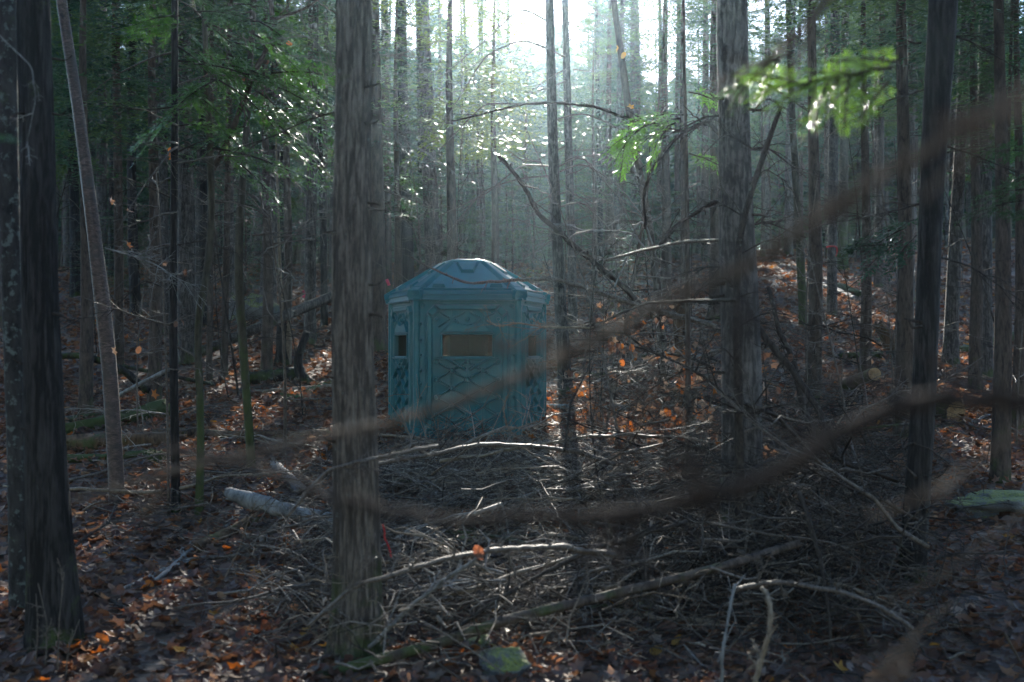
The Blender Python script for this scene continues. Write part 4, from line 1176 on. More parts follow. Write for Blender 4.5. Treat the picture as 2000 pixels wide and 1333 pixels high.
# ================================================================== BRUSH
BR_MESH = [dead_branch_geo(1.3, .014, 300 + k, 15, 3, rnd.uniform(-.05, .2), 5, .06, 1.0).mesh('dead_branch', M[['twig', 'twig_pale', 'twig', 'twig_tan'][k % 4]]) for k in range(14)]
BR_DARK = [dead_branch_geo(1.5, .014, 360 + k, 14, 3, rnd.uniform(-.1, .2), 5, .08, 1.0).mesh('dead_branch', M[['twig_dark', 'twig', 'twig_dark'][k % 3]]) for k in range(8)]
STK_MESH = []
for k in range(8):
    q = np.random.default_rng(700 + k); t = np.linspace(0, 1, 9)
    p = np.stack([t * 1.4, np.cumsum(q.normal(0, .02, 9)), np.cumsum(q.normal(0, .012, 9))], 1); p -= p[0]
    g = Geo().tubes(p, .017 * (1 - .55 * t) * (1 + q.normal(0, .08, 9)), 8)
    for j in range(5):
        i = q.integers(1, 8); a = q.uniform(-1.2, 1.2)
        g.tubes(np.array([p[i], p[i] + np.array([math.cos(a), math.sin(a), q.uniform(-.1, .6)]) * q.uniform(.04, .28)]), [.006, .002], 4)
    STK_MESH.append(g.mesh('stick', M[['twig', 'twig_dark', 'bark_grey', 'twig_tan'][k % 4]]))

ZONES = [  # px range, py range, how many, how high the heap, label, group
    ((760, 1180), (900, 1010), 80, .30, 'bare twiggy branch in the heap before the blind', 'branches heaped before the blind'),
    ((600, 1300), (1050, 1250), 70, .34, 'bare twiggy branch in the heap under the thick blurred branch', 'branches heaped at the foot of the thick trunk'),
    ((1240, 1740), (830, 1220), 92, 1.1, 'bare dark branch in the tall heap round the broad grey trunk', 'branches heaped round the broad grey trunk'),
    ((1060, 1500), (640, 800), 20, .5, 'thin bare branch among the withered orange leaves', 'branches among the orange leaves'),
    ((100, 560), (760, 1000), 26, .16, 'thin dead branch on the shaded leaves near the birch', 'branches on the shaded leaves'),
    ((1500, 1980), (600, 800), 18, .2, 'thin dead branch on the leafy slope', 'branches on the leafy slope'),
]
HEAPS = {z[4]: h for z, h in zip(ZONES, ('the heap before the blind', 'the heap by the thick trunk', 'the tall heap by the broad grey trunk', 'the orange-leaved thicket', 'the shaded leaves near the birch', 'the leafy slope'))}
def brush():
    q = random.Random(21)
    for (x0, x1), (y0, y1), n, up, label, grp in ZONES:
        for k in range(n):
            px, py = q.uniform(x0, x1), q.uniform(y0, y1)
            x, d = on_ground(px, py)
            h = abs(q.gauss(0, .5)) * up + .03
            s = q.uniform(.45, 1.15)
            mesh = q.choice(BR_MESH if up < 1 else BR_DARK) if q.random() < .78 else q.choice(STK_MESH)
            is_b = mesh in BR_MESH or mesh in BR_DARK
            az = q.choice([0, math.pi]) + q.gauss(0, .7)
            el = q.gauss(0, .16) - (.55 if up > .6 else 0) * q.choice([-1, 1]) * q.random()
            o = obj('dead_branch' if is_b else 'stick', mesh, None, (x - math.cos(az) * .5 * s, d - math.sin(az) * .5 * s, gz(x, d) + h), (q.gauss(0, .5), el, az), s)
            f = (py - y0) / (y1 - y0); gpx = (px - x0) / (x1 - x0)
            tone = {'bark_of_twigs': 'grey', 'dry_twig_bark': 'pale', 'tan_twig_bark': 'tan', 'dark_twig_bark': 'dark', 'bark_grey': 'grey', 'twig_bark': 'brownish'}.get(mesh.materials[0].name, 'grey')
            what = ('long ' if s > .9 else ('short ' if s < .65 else '')) + tone + (' twiggy branch' if is_b else ' stick')
            where = label.split(' ', 3)[3] if False else HEAPS[label]
            label2 = what + (' far in ' if f < .34 else (' amid ' if f < .67 else ' low in ')) + where + (', left end' if gpx < .3 else (', middle' if gpx < .7 else ', right end'))
            tag(o, label2, 'branch' if is_b else 'stick', grp if is_b else grp.replace('branches', 'sticks'))
brush()
def tint_mat(name):
    m, nt, b = new_mat(name)
    at = nt.nodes.new('ShaderNodeAttribute'); at.attribute_name = 'tint'
    vec, raw = obj_coord(nt, (60, 60, 60)); n = tex_noise(nt, vec, 1, 4, .6)
    nt.links.new(mixc(nt, 1.0, at.outputs['Color'], ramp(nt, n, [(.35, (.45, .45, .45)), (.65, (1.25, 1.25, 1.25))]), 'MULTIPLY'), b.inputs['Base Color'])
    b.inputs['Roughness'].default_value = .75; b.inputs['Specular IOR Level'].default_value = .2
    return m
M['twig_mixed'] = tint_mat('mixed_twig_bark')
TWCOL = np.array([(.20, .165, .135), (.12, .095, .075), (.06, .046, .036), (.27, .22, .17), (.10, .075, .055), (.035, .028, .024), (.17, .12, .08)])
def twig_mat():
    """the finest criss-cross twigs of the heaps, past counting: clumps of crooked twigs of every thickness"""
    g = Geo(); q = np.random.default_rng(404)
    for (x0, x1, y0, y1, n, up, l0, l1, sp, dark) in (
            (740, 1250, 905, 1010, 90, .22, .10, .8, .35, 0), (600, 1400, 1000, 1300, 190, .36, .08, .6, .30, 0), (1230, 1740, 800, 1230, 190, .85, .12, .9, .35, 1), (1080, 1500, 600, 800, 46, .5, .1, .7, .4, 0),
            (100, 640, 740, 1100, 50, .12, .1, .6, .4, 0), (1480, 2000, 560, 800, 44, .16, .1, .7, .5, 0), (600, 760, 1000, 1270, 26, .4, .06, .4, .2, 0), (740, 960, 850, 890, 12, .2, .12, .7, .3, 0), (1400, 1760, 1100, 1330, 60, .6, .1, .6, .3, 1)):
        for c in range(n):
            px, py = q.uniform(x0, x1), q.uniform(y0, y1)
            cx_, cd_ = on_ground(px, py)
            m = int(q.integers(14, 34))
            hub = np.array([cx_, cd_, gz(cx_, cd_) + abs(q.normal(0, .45)) * up])
            a0 = q.uniform(0, 6.28); spread_a = q.uniform(.3, 1.2)
            az = a0 + q.normal(0, spread_a, m); el = q.normal(.05, .4, m); ln = l0 + (l1 - l0) * q.random(m) ** 2.2
            dv = np.stack([np.cos(az) * np.cos(el), np.sin(az) * np.cos(el), np.sin(el)], 1)
            st_ = hub + q.normal(0, 1, (m, 3)) * [sp, sp, .05 + .1 * up]
            K = 4; t = np.linspace(0, 1, K)
            p = st_[:, None] + dv[:, None] * (ln[:, None] * t)[..., None] + np.cumsum(q.normal(0, .075, (m, K, 3)), 1) * ln[:, None, None]
            p[..., 2] = np.maximum(p[..., 2], ground(p[..., 0], p[..., 1]) + .008)
            r = np.exp(q.normal(math.log(.0030), .5, m)).clip(.0013, .013)
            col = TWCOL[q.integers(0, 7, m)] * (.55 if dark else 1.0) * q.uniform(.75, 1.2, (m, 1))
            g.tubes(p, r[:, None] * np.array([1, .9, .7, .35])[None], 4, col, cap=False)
    tag(obj('brush_twig', g.mesh('brush_twig', M['twig_mixed'])), 'fine grey twigs matted through the brush heaps', 'twigs', kind='stuff')
twig_mat()

# thin bare saplings between the trees
def sapling_mesh(k):
    q = random.Random(900 + k); g = Geo(); t = np.linspace(0, 1, 10)
    bend = q.uniform(-.5, .5)
    stem = np.stack([bend * t ** 2, .15 * np.sin(t * 3 + k), t * 3.4 - .1], 1)
    st_ = Geo().tubes(stem, .013 * (1 - .85 * t) + .0015, 7).mesh('stem', M[['twig', 'twig_dark'][k % 2]])
    for j in range(16):
        f = q.uniform(.15, 1); p = np.array([np.interp(f, t, stem[:, a]) for a in range(3)]); az = q.uniform(0, 6.28)
        v = (math.cos(az), math.sin(az), q.uniform(-.1, .9))
        dead_branch_geo(q.uniform(.35, 1.1) * (1.2 - f * .6), .005, 9000 + k * 50 + j, 7, 2, q.uniform(-.2, .25), 4, .07, .7, g, placed(v, p, 1, q.uniform(-1, 1)))
    return st_, g.mesh('twig_tangle', M[['twig', 'twig_dark'][k % 2]])
SAPS = [sapling_mesh(k) for k in range(6)]
def saplings():
    q = random.Random(31)
    for px0, px1, d0, d1, n, lab, grp in ((1150, 1430, 9.0, 12.5, 5, 'thin bare sapling amid the orange leaves', 'bare saplings amid the orange leaves'), (1090, 1420, 12, 20, 8, 'thin bare sapling in the clearing past the blind', 'bare saplings past the blind'), (1460, 1990, 10, 20, 9, 'thin bare sapling on the leafy slope', 'bare saplings on the leafy slope'),
                                          (30, 640, 11, 20, 14, 'thin bare sapling in the dark stand', 'bare saplings in the dark stand'), (730, 1080, 17, 26, 10, 'thin bare hazy sapling behind the blind roof', 'bare saplings behind the blind')):
        for k in range(n):
            d = q.uniform(d0, d1); px = q.uniform(px0, px1); x = (px - 1000) / FPX * d; m = q.randrange(6); s_ = q.uniform(.6, 1.35)
            root = thing('bare_sapling', ('short' if s_ < .85 else ('tall' if s_ > 1.1 else 'middling')) + (' grey' if m % 2 == 0 else ' dark') + (' nearer' if d < (d0 + d1) / 2 else ' farther') + ' bare sapling ' + mark(px), 'sapling', (x, d, gz(x, d)), 'bare saplings ' + mark(px), (q.gauss(0, .12), q.gauss(0, .12), q.uniform(0, 6.28)), s_)
            obj('stem', SAPS[m][0], root); tag(obj('twig_tangle', SAPS[m][1], root), kind='stuff')
saplings()

# single sticks one can follow with the eye
def stick(name, label, path, w0, w1, mat='twig', twigs=0, tl=.3, seed=1, sides=7, cat='branch', group=None, lift=.03, leafy=None):
    pts = []
    for q in path:
        if len(q) > 2: pts.append(P(*q))
        else:
            x, d = on_ground(*q); pts.append(np.array([x, d, gz(x, d) + lift]))
    pts = np.array(pts); loc = pts[0].copy()
    root = thing(name, label, cat, loc, group)
    pr = resample(pts, max(14, 8 * len(pts)))
    t = np.linspace(0, 1, len(pr)); q = np.random.default_rng(seed)
    r = (w0 + (w1 - w0) * t) * pr[:, 1] / FPX / 2 * (1 + q.normal(0, .06, len(t)))
    pr = pr + np.cumsum(q.normal(0, .22, pr.shape), 0) * r[:, None] * .8
    g = Geo().tubes(pr, r * (1 + np.abs(q.normal(0, .12, len(r)))), sides)
    for k in range(len(pr) // 2):                       # knots
        i = q.integers(1, len(pr) - 1)
        g.tubes(np.stack([pr[i], pr[i] + q.normal(0, 1, 3) * r[i] * 1.6]), [r[i] * .6, r[i] * .3], 5)
    obj('stem', g.mesh('stem', M[mat], True, loc), root)
    for k in range(int(twigs * 1.6)):
        i = q.integers(1, len(pr) - 1); tg = pr[i + 1] - pr[i - 1]; tg /= np.linalg.norm(tg)
        v = tg * .8 + q.normal(0, .55, 3)
        tw = dead_branch_geo(tl * q.uniform(.4, 1.2), max(.002, min(r[i] * .45, .006)), seed * 91 + k, 6, 2, .05, 4, .07, .9, None, placed(v, pr[i], 1, q.uniform(-1, 1)))
        obj('twig', tw.mesh('twig', M[mat], True, loc), root)
    if leafy:
        for k in range(leafy):
            i = q.integers(len(pr) // 3, len(pr)); lv, lt = LEAVES[k % 8]
            s = q.uniform(.02, .035)
            Rm = leaf_rot(1, 1.0)[0]
            V = (lv * s) @ Rm.T + pr[i] + q.normal(0, .05, 3)
            obj('withered_leaf', Geo().add(V, None, lt, PAL[[1, 5, 1, 0][k % 4]]).mesh('withered_leaf', M['leaf_dead'], False, loc), root)
    return root

# out-of-focus branches close to the lens
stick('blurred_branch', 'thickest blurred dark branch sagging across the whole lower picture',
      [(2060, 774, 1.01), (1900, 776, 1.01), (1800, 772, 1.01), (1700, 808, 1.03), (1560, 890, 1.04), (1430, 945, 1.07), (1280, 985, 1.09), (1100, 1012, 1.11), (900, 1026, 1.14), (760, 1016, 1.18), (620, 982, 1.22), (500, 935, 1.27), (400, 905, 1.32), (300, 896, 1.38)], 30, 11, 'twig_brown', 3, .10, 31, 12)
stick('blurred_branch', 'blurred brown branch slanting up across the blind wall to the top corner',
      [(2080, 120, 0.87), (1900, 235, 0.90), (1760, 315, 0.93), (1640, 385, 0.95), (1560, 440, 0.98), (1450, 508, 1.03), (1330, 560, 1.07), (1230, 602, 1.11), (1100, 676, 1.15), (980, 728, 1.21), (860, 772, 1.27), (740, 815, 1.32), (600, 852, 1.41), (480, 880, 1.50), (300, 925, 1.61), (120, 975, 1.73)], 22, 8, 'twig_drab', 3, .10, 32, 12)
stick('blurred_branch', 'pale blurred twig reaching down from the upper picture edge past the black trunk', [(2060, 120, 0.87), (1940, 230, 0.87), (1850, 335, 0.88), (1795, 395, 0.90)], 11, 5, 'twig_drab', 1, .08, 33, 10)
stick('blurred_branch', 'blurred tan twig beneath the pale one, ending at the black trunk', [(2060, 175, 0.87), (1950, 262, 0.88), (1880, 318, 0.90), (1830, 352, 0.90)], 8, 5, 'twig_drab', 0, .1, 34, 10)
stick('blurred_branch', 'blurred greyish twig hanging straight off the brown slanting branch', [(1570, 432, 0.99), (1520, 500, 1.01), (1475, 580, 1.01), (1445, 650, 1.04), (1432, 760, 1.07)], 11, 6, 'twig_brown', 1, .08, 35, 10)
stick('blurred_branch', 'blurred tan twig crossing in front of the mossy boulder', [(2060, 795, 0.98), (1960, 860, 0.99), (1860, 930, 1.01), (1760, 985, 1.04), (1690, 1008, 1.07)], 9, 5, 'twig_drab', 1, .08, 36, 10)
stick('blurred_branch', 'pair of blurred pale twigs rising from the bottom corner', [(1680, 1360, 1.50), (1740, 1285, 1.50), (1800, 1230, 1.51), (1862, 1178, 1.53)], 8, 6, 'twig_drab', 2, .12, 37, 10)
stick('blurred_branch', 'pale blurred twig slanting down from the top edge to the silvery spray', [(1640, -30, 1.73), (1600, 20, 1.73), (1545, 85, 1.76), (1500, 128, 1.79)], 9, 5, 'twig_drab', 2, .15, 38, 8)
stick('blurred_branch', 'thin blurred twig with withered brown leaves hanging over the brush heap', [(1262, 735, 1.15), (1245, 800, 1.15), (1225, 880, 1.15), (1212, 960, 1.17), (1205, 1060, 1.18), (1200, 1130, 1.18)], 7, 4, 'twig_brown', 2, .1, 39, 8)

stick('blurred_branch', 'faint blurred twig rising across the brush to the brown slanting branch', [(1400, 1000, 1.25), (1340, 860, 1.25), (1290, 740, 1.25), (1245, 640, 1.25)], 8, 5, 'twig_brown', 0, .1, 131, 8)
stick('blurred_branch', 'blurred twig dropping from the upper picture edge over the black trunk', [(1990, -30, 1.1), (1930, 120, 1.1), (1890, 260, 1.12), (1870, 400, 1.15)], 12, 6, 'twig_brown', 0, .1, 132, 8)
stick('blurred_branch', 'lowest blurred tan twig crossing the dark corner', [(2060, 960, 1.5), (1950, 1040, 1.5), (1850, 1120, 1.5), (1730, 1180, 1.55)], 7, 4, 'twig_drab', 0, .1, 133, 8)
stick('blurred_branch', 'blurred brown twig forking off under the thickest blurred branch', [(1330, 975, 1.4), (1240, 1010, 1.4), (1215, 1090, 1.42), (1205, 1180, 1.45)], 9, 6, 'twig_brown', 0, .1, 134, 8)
# sharp sticks in the middle distance
stick('dead_branch', 'dark crooked branch sloping down beside the blind roof into orange leaves', [(975, 305, 10.8), (1030, 370, 10.9), (1060, 425, 11), (1110, 465, 11), (1170, 512, 11), (1232, 560, 11), (1262, 600, 11)], 7, 12, 'twig_dark', 4, .3, 41)
stick('dead_branch', 'lichened branch crossing in front of the blind roof', [(1400, 640, 10.2), (1330, 615, 10.3), (1240, 592, 10.4), (1150, 560, 10.5), (1080, 543, 10.6), (1000, 547, 10.7), (920, 555, 10.8), (890, 545, 10.9), (835, 520, 11), (800, 500, 11.1)], 11, 3, 'twig', 8, .22, 42)
stick('dead_branch', 'long thin branch arching high between the two grey trunks', [(1310, 250, 9.8), (1230, 232, 9.9), (1160, 205, 10), (1080, 196, 10), (1000, 202, 10.1), (940, 218, 10.2), (880, 232, 10.3)], 6, 3, 'twig_dark', 3, .25, 43)
stick('dead_branch', 'bowed branch curving down like a hoop beside the leaning thin stem', [(1450, 300, 9), (1380, 235, 9.1), (1320, 270, 9.2), (1275, 330, 9.3), (1258, 390, 9.4), (1262, 450, 9.4)], 8, 5, 'twig_dark', 3, .25, 44)
stick('dead_branch', 'branch rising from the orange leaves to the broad grey trunk', [(1290, 480, 9.2), (1320, 445, 9.1), (1370, 412, 9.0), (1420, 390, 8.9), (1470, 350, 8.8)], 8, 5, 'twig_dark', 3, .25, 45)
stick('dead_branch', 'pale arched twig bent over like a hairpin above the orange leaves', [(1200, 560, 10), (1225, 500, 10), (1240, 445, 10), (1253, 428, 10), (1266, 448, 10), (1275, 475, 10)], 3, 3, 'wood_pale', 0, .1, 46)
stick('dead_branch', 'grey wavy branch lying level above the blind roof corner', [(1060, 440, 11), (1100, 436, 11), (1140, 452, 11), (1200, 450, 11), (1240, 458, 11), (1265, 490, 11)], 4, 4, 'wood_pale', 1, .2, 47)
stick('dead_branch', 'level grey branch joining the brush to the broad grey trunk above the leaves', [(1180, 510, 9.3), (1260, 488, 9.2), (1330, 472, 9.1), (1440, 468, 8.6)], 5, 7, 'twig', 3, .2, 48)
stick('dead_branch', 'straight dark branch level with the blind window, ending at the dead stem', [(1060, 640, 10.4), (1160, 638, 10.2), (1260, 590, 9.8), (1330, 588, 9), (1435, 584, 7.4)], 4, 7, 'twig_dark', 5, .25, 49)
stick('dead_branch', 'pale forked twigs poking in front of the blind window', [(1160, 640, 9.8), (1060, 640, 10), (1010, 632, 10.1), (975, 640, 10.2), (950, 628, 10.3)], 4, 2, 'twig_tan', 7, .28, 50)
stick('dead_branch', 'budding yellowish twig standing before the blind wall foot', [(1005, 855, 11.9), (990, 830, 11.9), (984, 800, 11.9), (990, 775, 11.9)], 4, 2, 'twig_tan', 4, .16, 51)
stick('dead_branch', 'lichened branch lying level below the blind, from thick trunk to clearing', [(650, 930, 8.3), (740, 905, 8.4), (850, 882, 8.5), (940, 868, 8.6), (1040, 868, 8.7), (1130, 882, 8.8), (1200, 905, 8.9)], 7, 9, 'twig', 6, .25, 52)
stick('dead_branch', 'grey branch passing before the thick trunk with many crooked twigs', [(560, 1010, 5.9), (640, 920, 5.9), (700, 905, 5.85), (790, 885, 5.9), (850, 872, 6)], 6, 7, 'twig', 6, .22, 53)
stick('dead_branch', 'long dark branch crossing the thick trunk low down', [(600, 1225, 5.5), (690, 1145, 5.5), (780, 1120, 5.5), (880, 1095, 5.6), (970, 1078, 5.7), (1080, 1072, 5.8), (1200, 1085, 6.0)], 7, 11, 'twig', 9, .25, 54)
stick('dead_branch', 'lichened stick slanting up from the trunk foot to the orange leaf', [(720, 1265, 6.0), (790, 1200, 5.9), (870, 1135, 5.8), (940, 1085, 5.7)], 9, 7, 'wood_pale', 4, .2, 55)
stick('dead_branch', 'dark branch parallel above the long peeled pole', [(870, 1245, 6.1), (960, 1180, 6.1), (1060, 1120, 6.2), (1150, 1075, 6.3), (1240, 1050, 6.5), (1330, 1020, 6.8)], 8, 9, 'twig_dark', 5, .25, 56)
stick('dead_branch', 'mottled branch arching through the dark corner brush', [(1440, 1150, 5.8), (1530, 1132, 5.7), (1640, 1150, 5.6), (1720, 1180, 5.5), (1785, 1225, 5.4)], 9, 7, 'twig', 4, .2, 57)
stick('dead_branch', 'tan sunlit forked stick standing in the bottom brush', [(1470, 1340, 5.2), (1488, 1280, 5.2), (1505, 1220, 5.2), (1502, 1170, 5.25), (1490, 1150, 5.3)], 11, 8, 'twig_tan', 4, .12, 58)
stick('dead_branch', 'pale thin stick upright beside the sunlit forked stick', [(1408, 1340, 5.2), (1412, 1270, 5.2), (1425, 1200, 5.25), (1438, 1140, 5.3)], 6, 5, 'wood_pale', 1, .12, 59)
stick('dead_branch', 'crooked dark stick hanging down in the corner brush', [(1560, 960, 6.6), (1600, 1080, 6.4), (1612, 1160, 6.3), (1620, 1240, 6.2), (1632, 1300, 6.2)], 9, 5, 'twig_dark', 3, .2, 60)
stick('dead_branch', 'thick dark slanting stick crossing behind the dead stem', [(1480, 640, 8.6), (1540, 720, 8.5), (1590, 800, 8.4), (1640, 900, 8.2), (1680, 1010, 8)], 13, 9, 'twig_dark', 4, .3, 61)
stick('dead_branch', 'forked dark snag rising between brush heap and red-taped trunk', [(1600, 900, 9.2), (1570, 800, 9.3), (1548, 700, 9.4), (1520, 640, 9.5), (1500, 560, 9.6)], 14, 7, 'twig_dark', 5, .35, 62)
stick('dead_branch', 'bluish lichened stick slanting over the leaves below the crooked stem', [(300, 1150), (370, 1085), (440, 1030), (500, 985)], 9, 8, 'wood_pale', 2, .2, 63)
stick('dead_branch', 'smooth grey stick pointing at the near-black trunk with a white tip', [(222, 1172), (280, 1140), (360, 1105), (395, 1100)], 7, 5, 'wood_pale', 1, .15, 64)
stick('dead_branch', 'dark curved stick at the foot of the near-black trunk', [(150, 1165), (200, 1180), (255, 1210)], 8, 6, 'twig_dark', 1, .15, 65)
stick('dead_branch', 'long pale twig slanting to the bottom edge from the leaves', [(240, 1232), (300, 1262), (370, 1288), (440, 1335)], 7, 4, 'twig_tan', 2, .15, 66)
stick('dead_branch', 'thin bent twig reaching from the leaves to the thick trunk foot', [(425, 1232), (500, 1252), (560, 1270), (640, 1290)], 6, 4, 'twig_tan', 1, .15, 67)
stick('dead_branch', 'long level tan stick under the smooth pale grey log', [(330, 1110), (420, 1098), (520, 1092), (615, 1092)], 7, 9, 'twig', 2, .2, 68)
stick('dead_branch', 'bluish stick standing slantwise left of the thick trunk foot', [(505, 1218), (545, 1170), (605, 1115)], 9, 8, 'twig_dark', 1, .15, 69)
stick('dead_branch', 'pair of pale long twigs lying before the blind foot', [(740, 868), (800, 872), (880, 885), (980, 915), (1010, 945)], 6, 5, 'twig_tan', 5, .3, 70, lift=.1)
stick('dead_branch', 'grey stick lying flat in the brush right of the blind foot', [(1045, 955), (1090, 935), (1140, 915)], 9, 8, 'twig_dark', 1, .2, 71, lift=.08)
stick('dead_branch', 'two-toned stick sloping down to the sawn log', [(1930, 818), (1890, 838), (1960, 850)], 7, 5, 'twig', 3, .2, 72)
stick('dead_branch', 'thin crossing branch beyond the blind, lying over the mossy log', [(1130, 795), (1190, 765), (1250, 745), (1330, 735), (1440, 690)], 5, 5, 'twig', 5, .3, 73, lift=.2)
stick('dead_branch', 'white-tipped dead twigs beside the near-black trunk top', [(0, 70, 5.6), (40, 110, 5.6), (62, 130, 5.6), (70, 190, 5.6), (50, 290, 5.6)], 2.5, 1.5, 'wood_pale', 2, .15, 74)
stick('dead_branch', 'wispy silvery dead spray drooping before the slim dark stem', [(205, 485, 9.2), (260, 500, 9.2), (300, 515, 9.2), (345, 545, 9.1), (385, 560, 9.1)], 3, 1.5, 'wood_pale', 12, .28, 75)
for k, (px, py, h) in enumerate(((88, 1300, 160), (70, 1290, 130), (112, 1310, 190), (128, 1330, 120))):
    x, d = on_ground(px, min(py, 1330)); b = P(px, py, 5.9)
    stick('bare_sapling', ['short bare twig in front of the near-black trunk foot', 'lowest bare twig before the near-black trunk foot', 'tallest bare forked twig before the near-black trunk foot', 'bare twig nearest the bottom edge by the near-black trunk'][k],
          [(px, py, 5.9), (px + 4, py - h * .5, 5.9), (px + 14 * (k - 1), py - h, 5.9)], 3, 1.5, 'twig', 3, .12, 80 + k, 5, 'sapling')

# ================================================================== LIMBS, NEEDLES, WITHERED LEAVES ON STANDING TREES
add_branch_px(T_crook, [(413, 335, 9.6), (440, 290, 9.5), (470, 215, 9.4), (500, 140, 9.3), (528, 85, 9.2), (534, 30, 9.2), (522, -40, 9.2)], 13, 9, 'bark_brown', 10, 'limb', n=40)
add_branch_px(T_crook, [(530, 40, 9.2), (590, 20, 9.2), (650, -20, 9.2)], 7, 4, 'twig', 7, 'limb', twigs=4, seed=4, tl=.5)
add_branch_px(T_main, [(668, 215, 6.4), (600, 235, 6.6), (530, 268, 6.8), (455, 292, 7.0)], 4, 2, 'twig_dark', 6, 'branch', twigs=3, seed=5, tl=.3)
add_branch_px(T_main, [(668, 160, 6.3), (630, 100, 6.2), (600, 60, 6.1), (575, 10, 6.0)], 2.6, 1.5, 'wood_pale', 5, 'branch', twigs=5, seed=6, tl=.3)
add_branch_px(T_main, [(725, 105, 6.3), (760, 110, 6.2), (800, 100, 6.2), (840, 85, 6.2)], 3, 1.5, 'twig', 5, 'branch', twigs=4, seed=7, tl=.25)
add_branch_px(T_main, [(728, 240, 6.3), (770, 255, 6.2), (800, 280, 6.2), (835, 300, 6.2)], 3, 1.2, 'wood_pale', 5, 'branch', twigs=3, seed=8, tl=.25)
# crooked little twigs sprouting low on the thick trunk
for k in range(16):
    py = rnd.uniform(1080, 1275); px = rnd.uniform(660, 735)
    q = P(px, py, 6.13); v = np.array([rnd.uniform(-1, 1), -rnd.uniform(.5, 1), rnd.uniform(-.4, .7)])
    tw = dead_branch_geo(rnd.uniform(.14, .34), .003, 900 + k, 4, 2, .1, 4, .09, .9, None, placed(v, q, 1, rnd.uniform(-2, 2)))
    obj('twig', tw.mesh('twig', M['twig_tan'], True, tuple(T_main.location)), T_main)
for k in range(9):                               # bare boughs of the glare-lit trunk
    py = rnd.uniform(20, 430); s = rnd.choice([-1, -1, 1])
    add_branch_px(T_sun, [(1078, py, 16), (1078 + s * 60, py - rnd.uniform(-10, 40), 15.8), (1078 + s * 130, py + rnd.uniform(0, 60), 15.5), (1078 + s * 220, py + rnd.uniform(60, 160), 15.2)], 4, 1.6, 'twig', 5, 'branch', twigs=6, seed=20 + k, tl=.6)
for k in range(6):
    py = 150 + k * 75; s = (-1) ** k
    add_branch_px(T_hazy, [(1436, py, 8), (1436 + s * 60, py + rnd.uniform(-20, 30), 7.9), (1436 + s * 140, py + rnd.uniform(10, 90), 7.8)], 6, 2, 'twig_dark', 5, 'branch', twigs=6, seed=40 + k, tl=.35)
for k in range(8):
    py = 220 + k * 70; s = (-1) ** k
    add_branch_px(T_snag, [(1470 - k * 3 if py < 480 else 1440, py, 7.6), (1455 + s * 40, py - 30, 7.5), (1450 + s * 90, py - rnd.uniform(-40, 60), 7.4)], 4, 1.5, 'twig_dark', 5, 'branch', twigs=3, seed=60 + k, tl=.3)
for k in range(6):
    py = 120 + k * 90; s = (-1) ** k
    add_branch_px(T_slim, [(340, py, 9.7), (340 + s * 60, py + rnd.uniform(-30, 20), 9.6), (340 + s * 130, py + rnd.uniform(-10, 50), 9.5)], 3.5, 1.4, 'twig_dark', 5, 'branch', twigs=4, seed=80 + k, tl=.35)
for k in range(5):
    py = 60 + k * 110; s = (-1) ** k
    add_branch_px(T_right, [(1825, py, 7.8), (1825 + s * 70, py + 20, 7.7), (1825 + s * 170, py + rnd.uniform(20, 90), 7.5)], 5, 2, 'twig_dark', 5, 'branch', twigs=6, seed=100 + k, tl=.4)

for root, cx0, hw_, dd, n in ((T_main, 689, 38, 6.15, 9), (T_hazy, 1440, 34, 7.95, 8), (T_right, 1812, 22, 7.7, 6), (T_dark, 84, 32, 6.45, 6)):
    for k in range(n):                           # broken stubs of old branches
        py = rnd.uniform(60, 980); s_ = rnd.choice([-1, 1]); ln = rnd.uniform(12, 30)
        add_branch_px(root, [(cx0 + s_ * hw_ * .6, py, dd - .05), (cx0 + s_ * (hw_ + ln * .5), py - rnd.uniform(-6, 6), dd - .08), (cx0 + s_ * (hw_ + ln), py - rnd.uniform(-10, 12), dd - .12)], rnd.uniform(5, 9), 2.5, 'twig_dark', 7, 'branch_stub', seed=500 + k, n=7)

def needle_bough(root, spots, col, size=(.022, .0022), seed=1, n_side=18, clump=16, droop=.25, wide=.45, L=(.35, .6)):
    """needled boughs of a tree: start point and direction for each"""
    loc = np.array(root.location)
    for k, (px, py, d, dx, dz) in enumerate(spots):
        w = Geo(); v = (dx, rnd.uniform(-.35, .1), dz)
        g = spray(rnd.uniform(*L), seed * 50 + k, n_side, clump, size, droop, wide, None, placed(v, P(px, py, d), 1, rnd.uniform(-.6, .6)), np.array(col) * rnd.uniform(.8, 1.2), w)
        b = obj('bough', w.mesh('bough', M['twig_dark'], True, loc), root)
        obj('needle_spray', g.mesh('needle_spray', M['needle'], False, loc), b)
spots = []
for k in range(34):
    px, py = rnd.uniform(345, 545), rnd.uniform(-20, 250)
    spots.append((px, py, rnd.uniform(8.6, 9.8), rnd.choice([1, 1, 1, -1]) * rnd.uniform(.6, 1), rnd.uniform(-.5, .1)))
needle_bough(T_crook, spots, (.045, .11, .028), (.05, .0075), 2, 18, 16)
needle_bough(T_crook, [(415, 290, 9.2, 1, -.12), (470, 300, 9.1, 1, -.22), (440, 300, 9.2, .8, -.5), (520, 150, 9.2, 1, -.25), (540, 170, 9.1, 1, -.4), (510, 220, 9.2, .8, -.55)], (.06, .13, .03), (.05, .0075), 3, 22, 16, .2, .3, (.5, .75))
T_fir = tree_px('fir_tree', 'fir sapling holding bright green boughs over the hoop-bent branch', [(1338, 160, 6), (1340, 300, 8), (1342, 500, 10), (1345, 860, 12)], 'bark_brown', 5.0, 9.4, None, 10, .05, .1, None, 1, None, 30, 3, cat='fir')
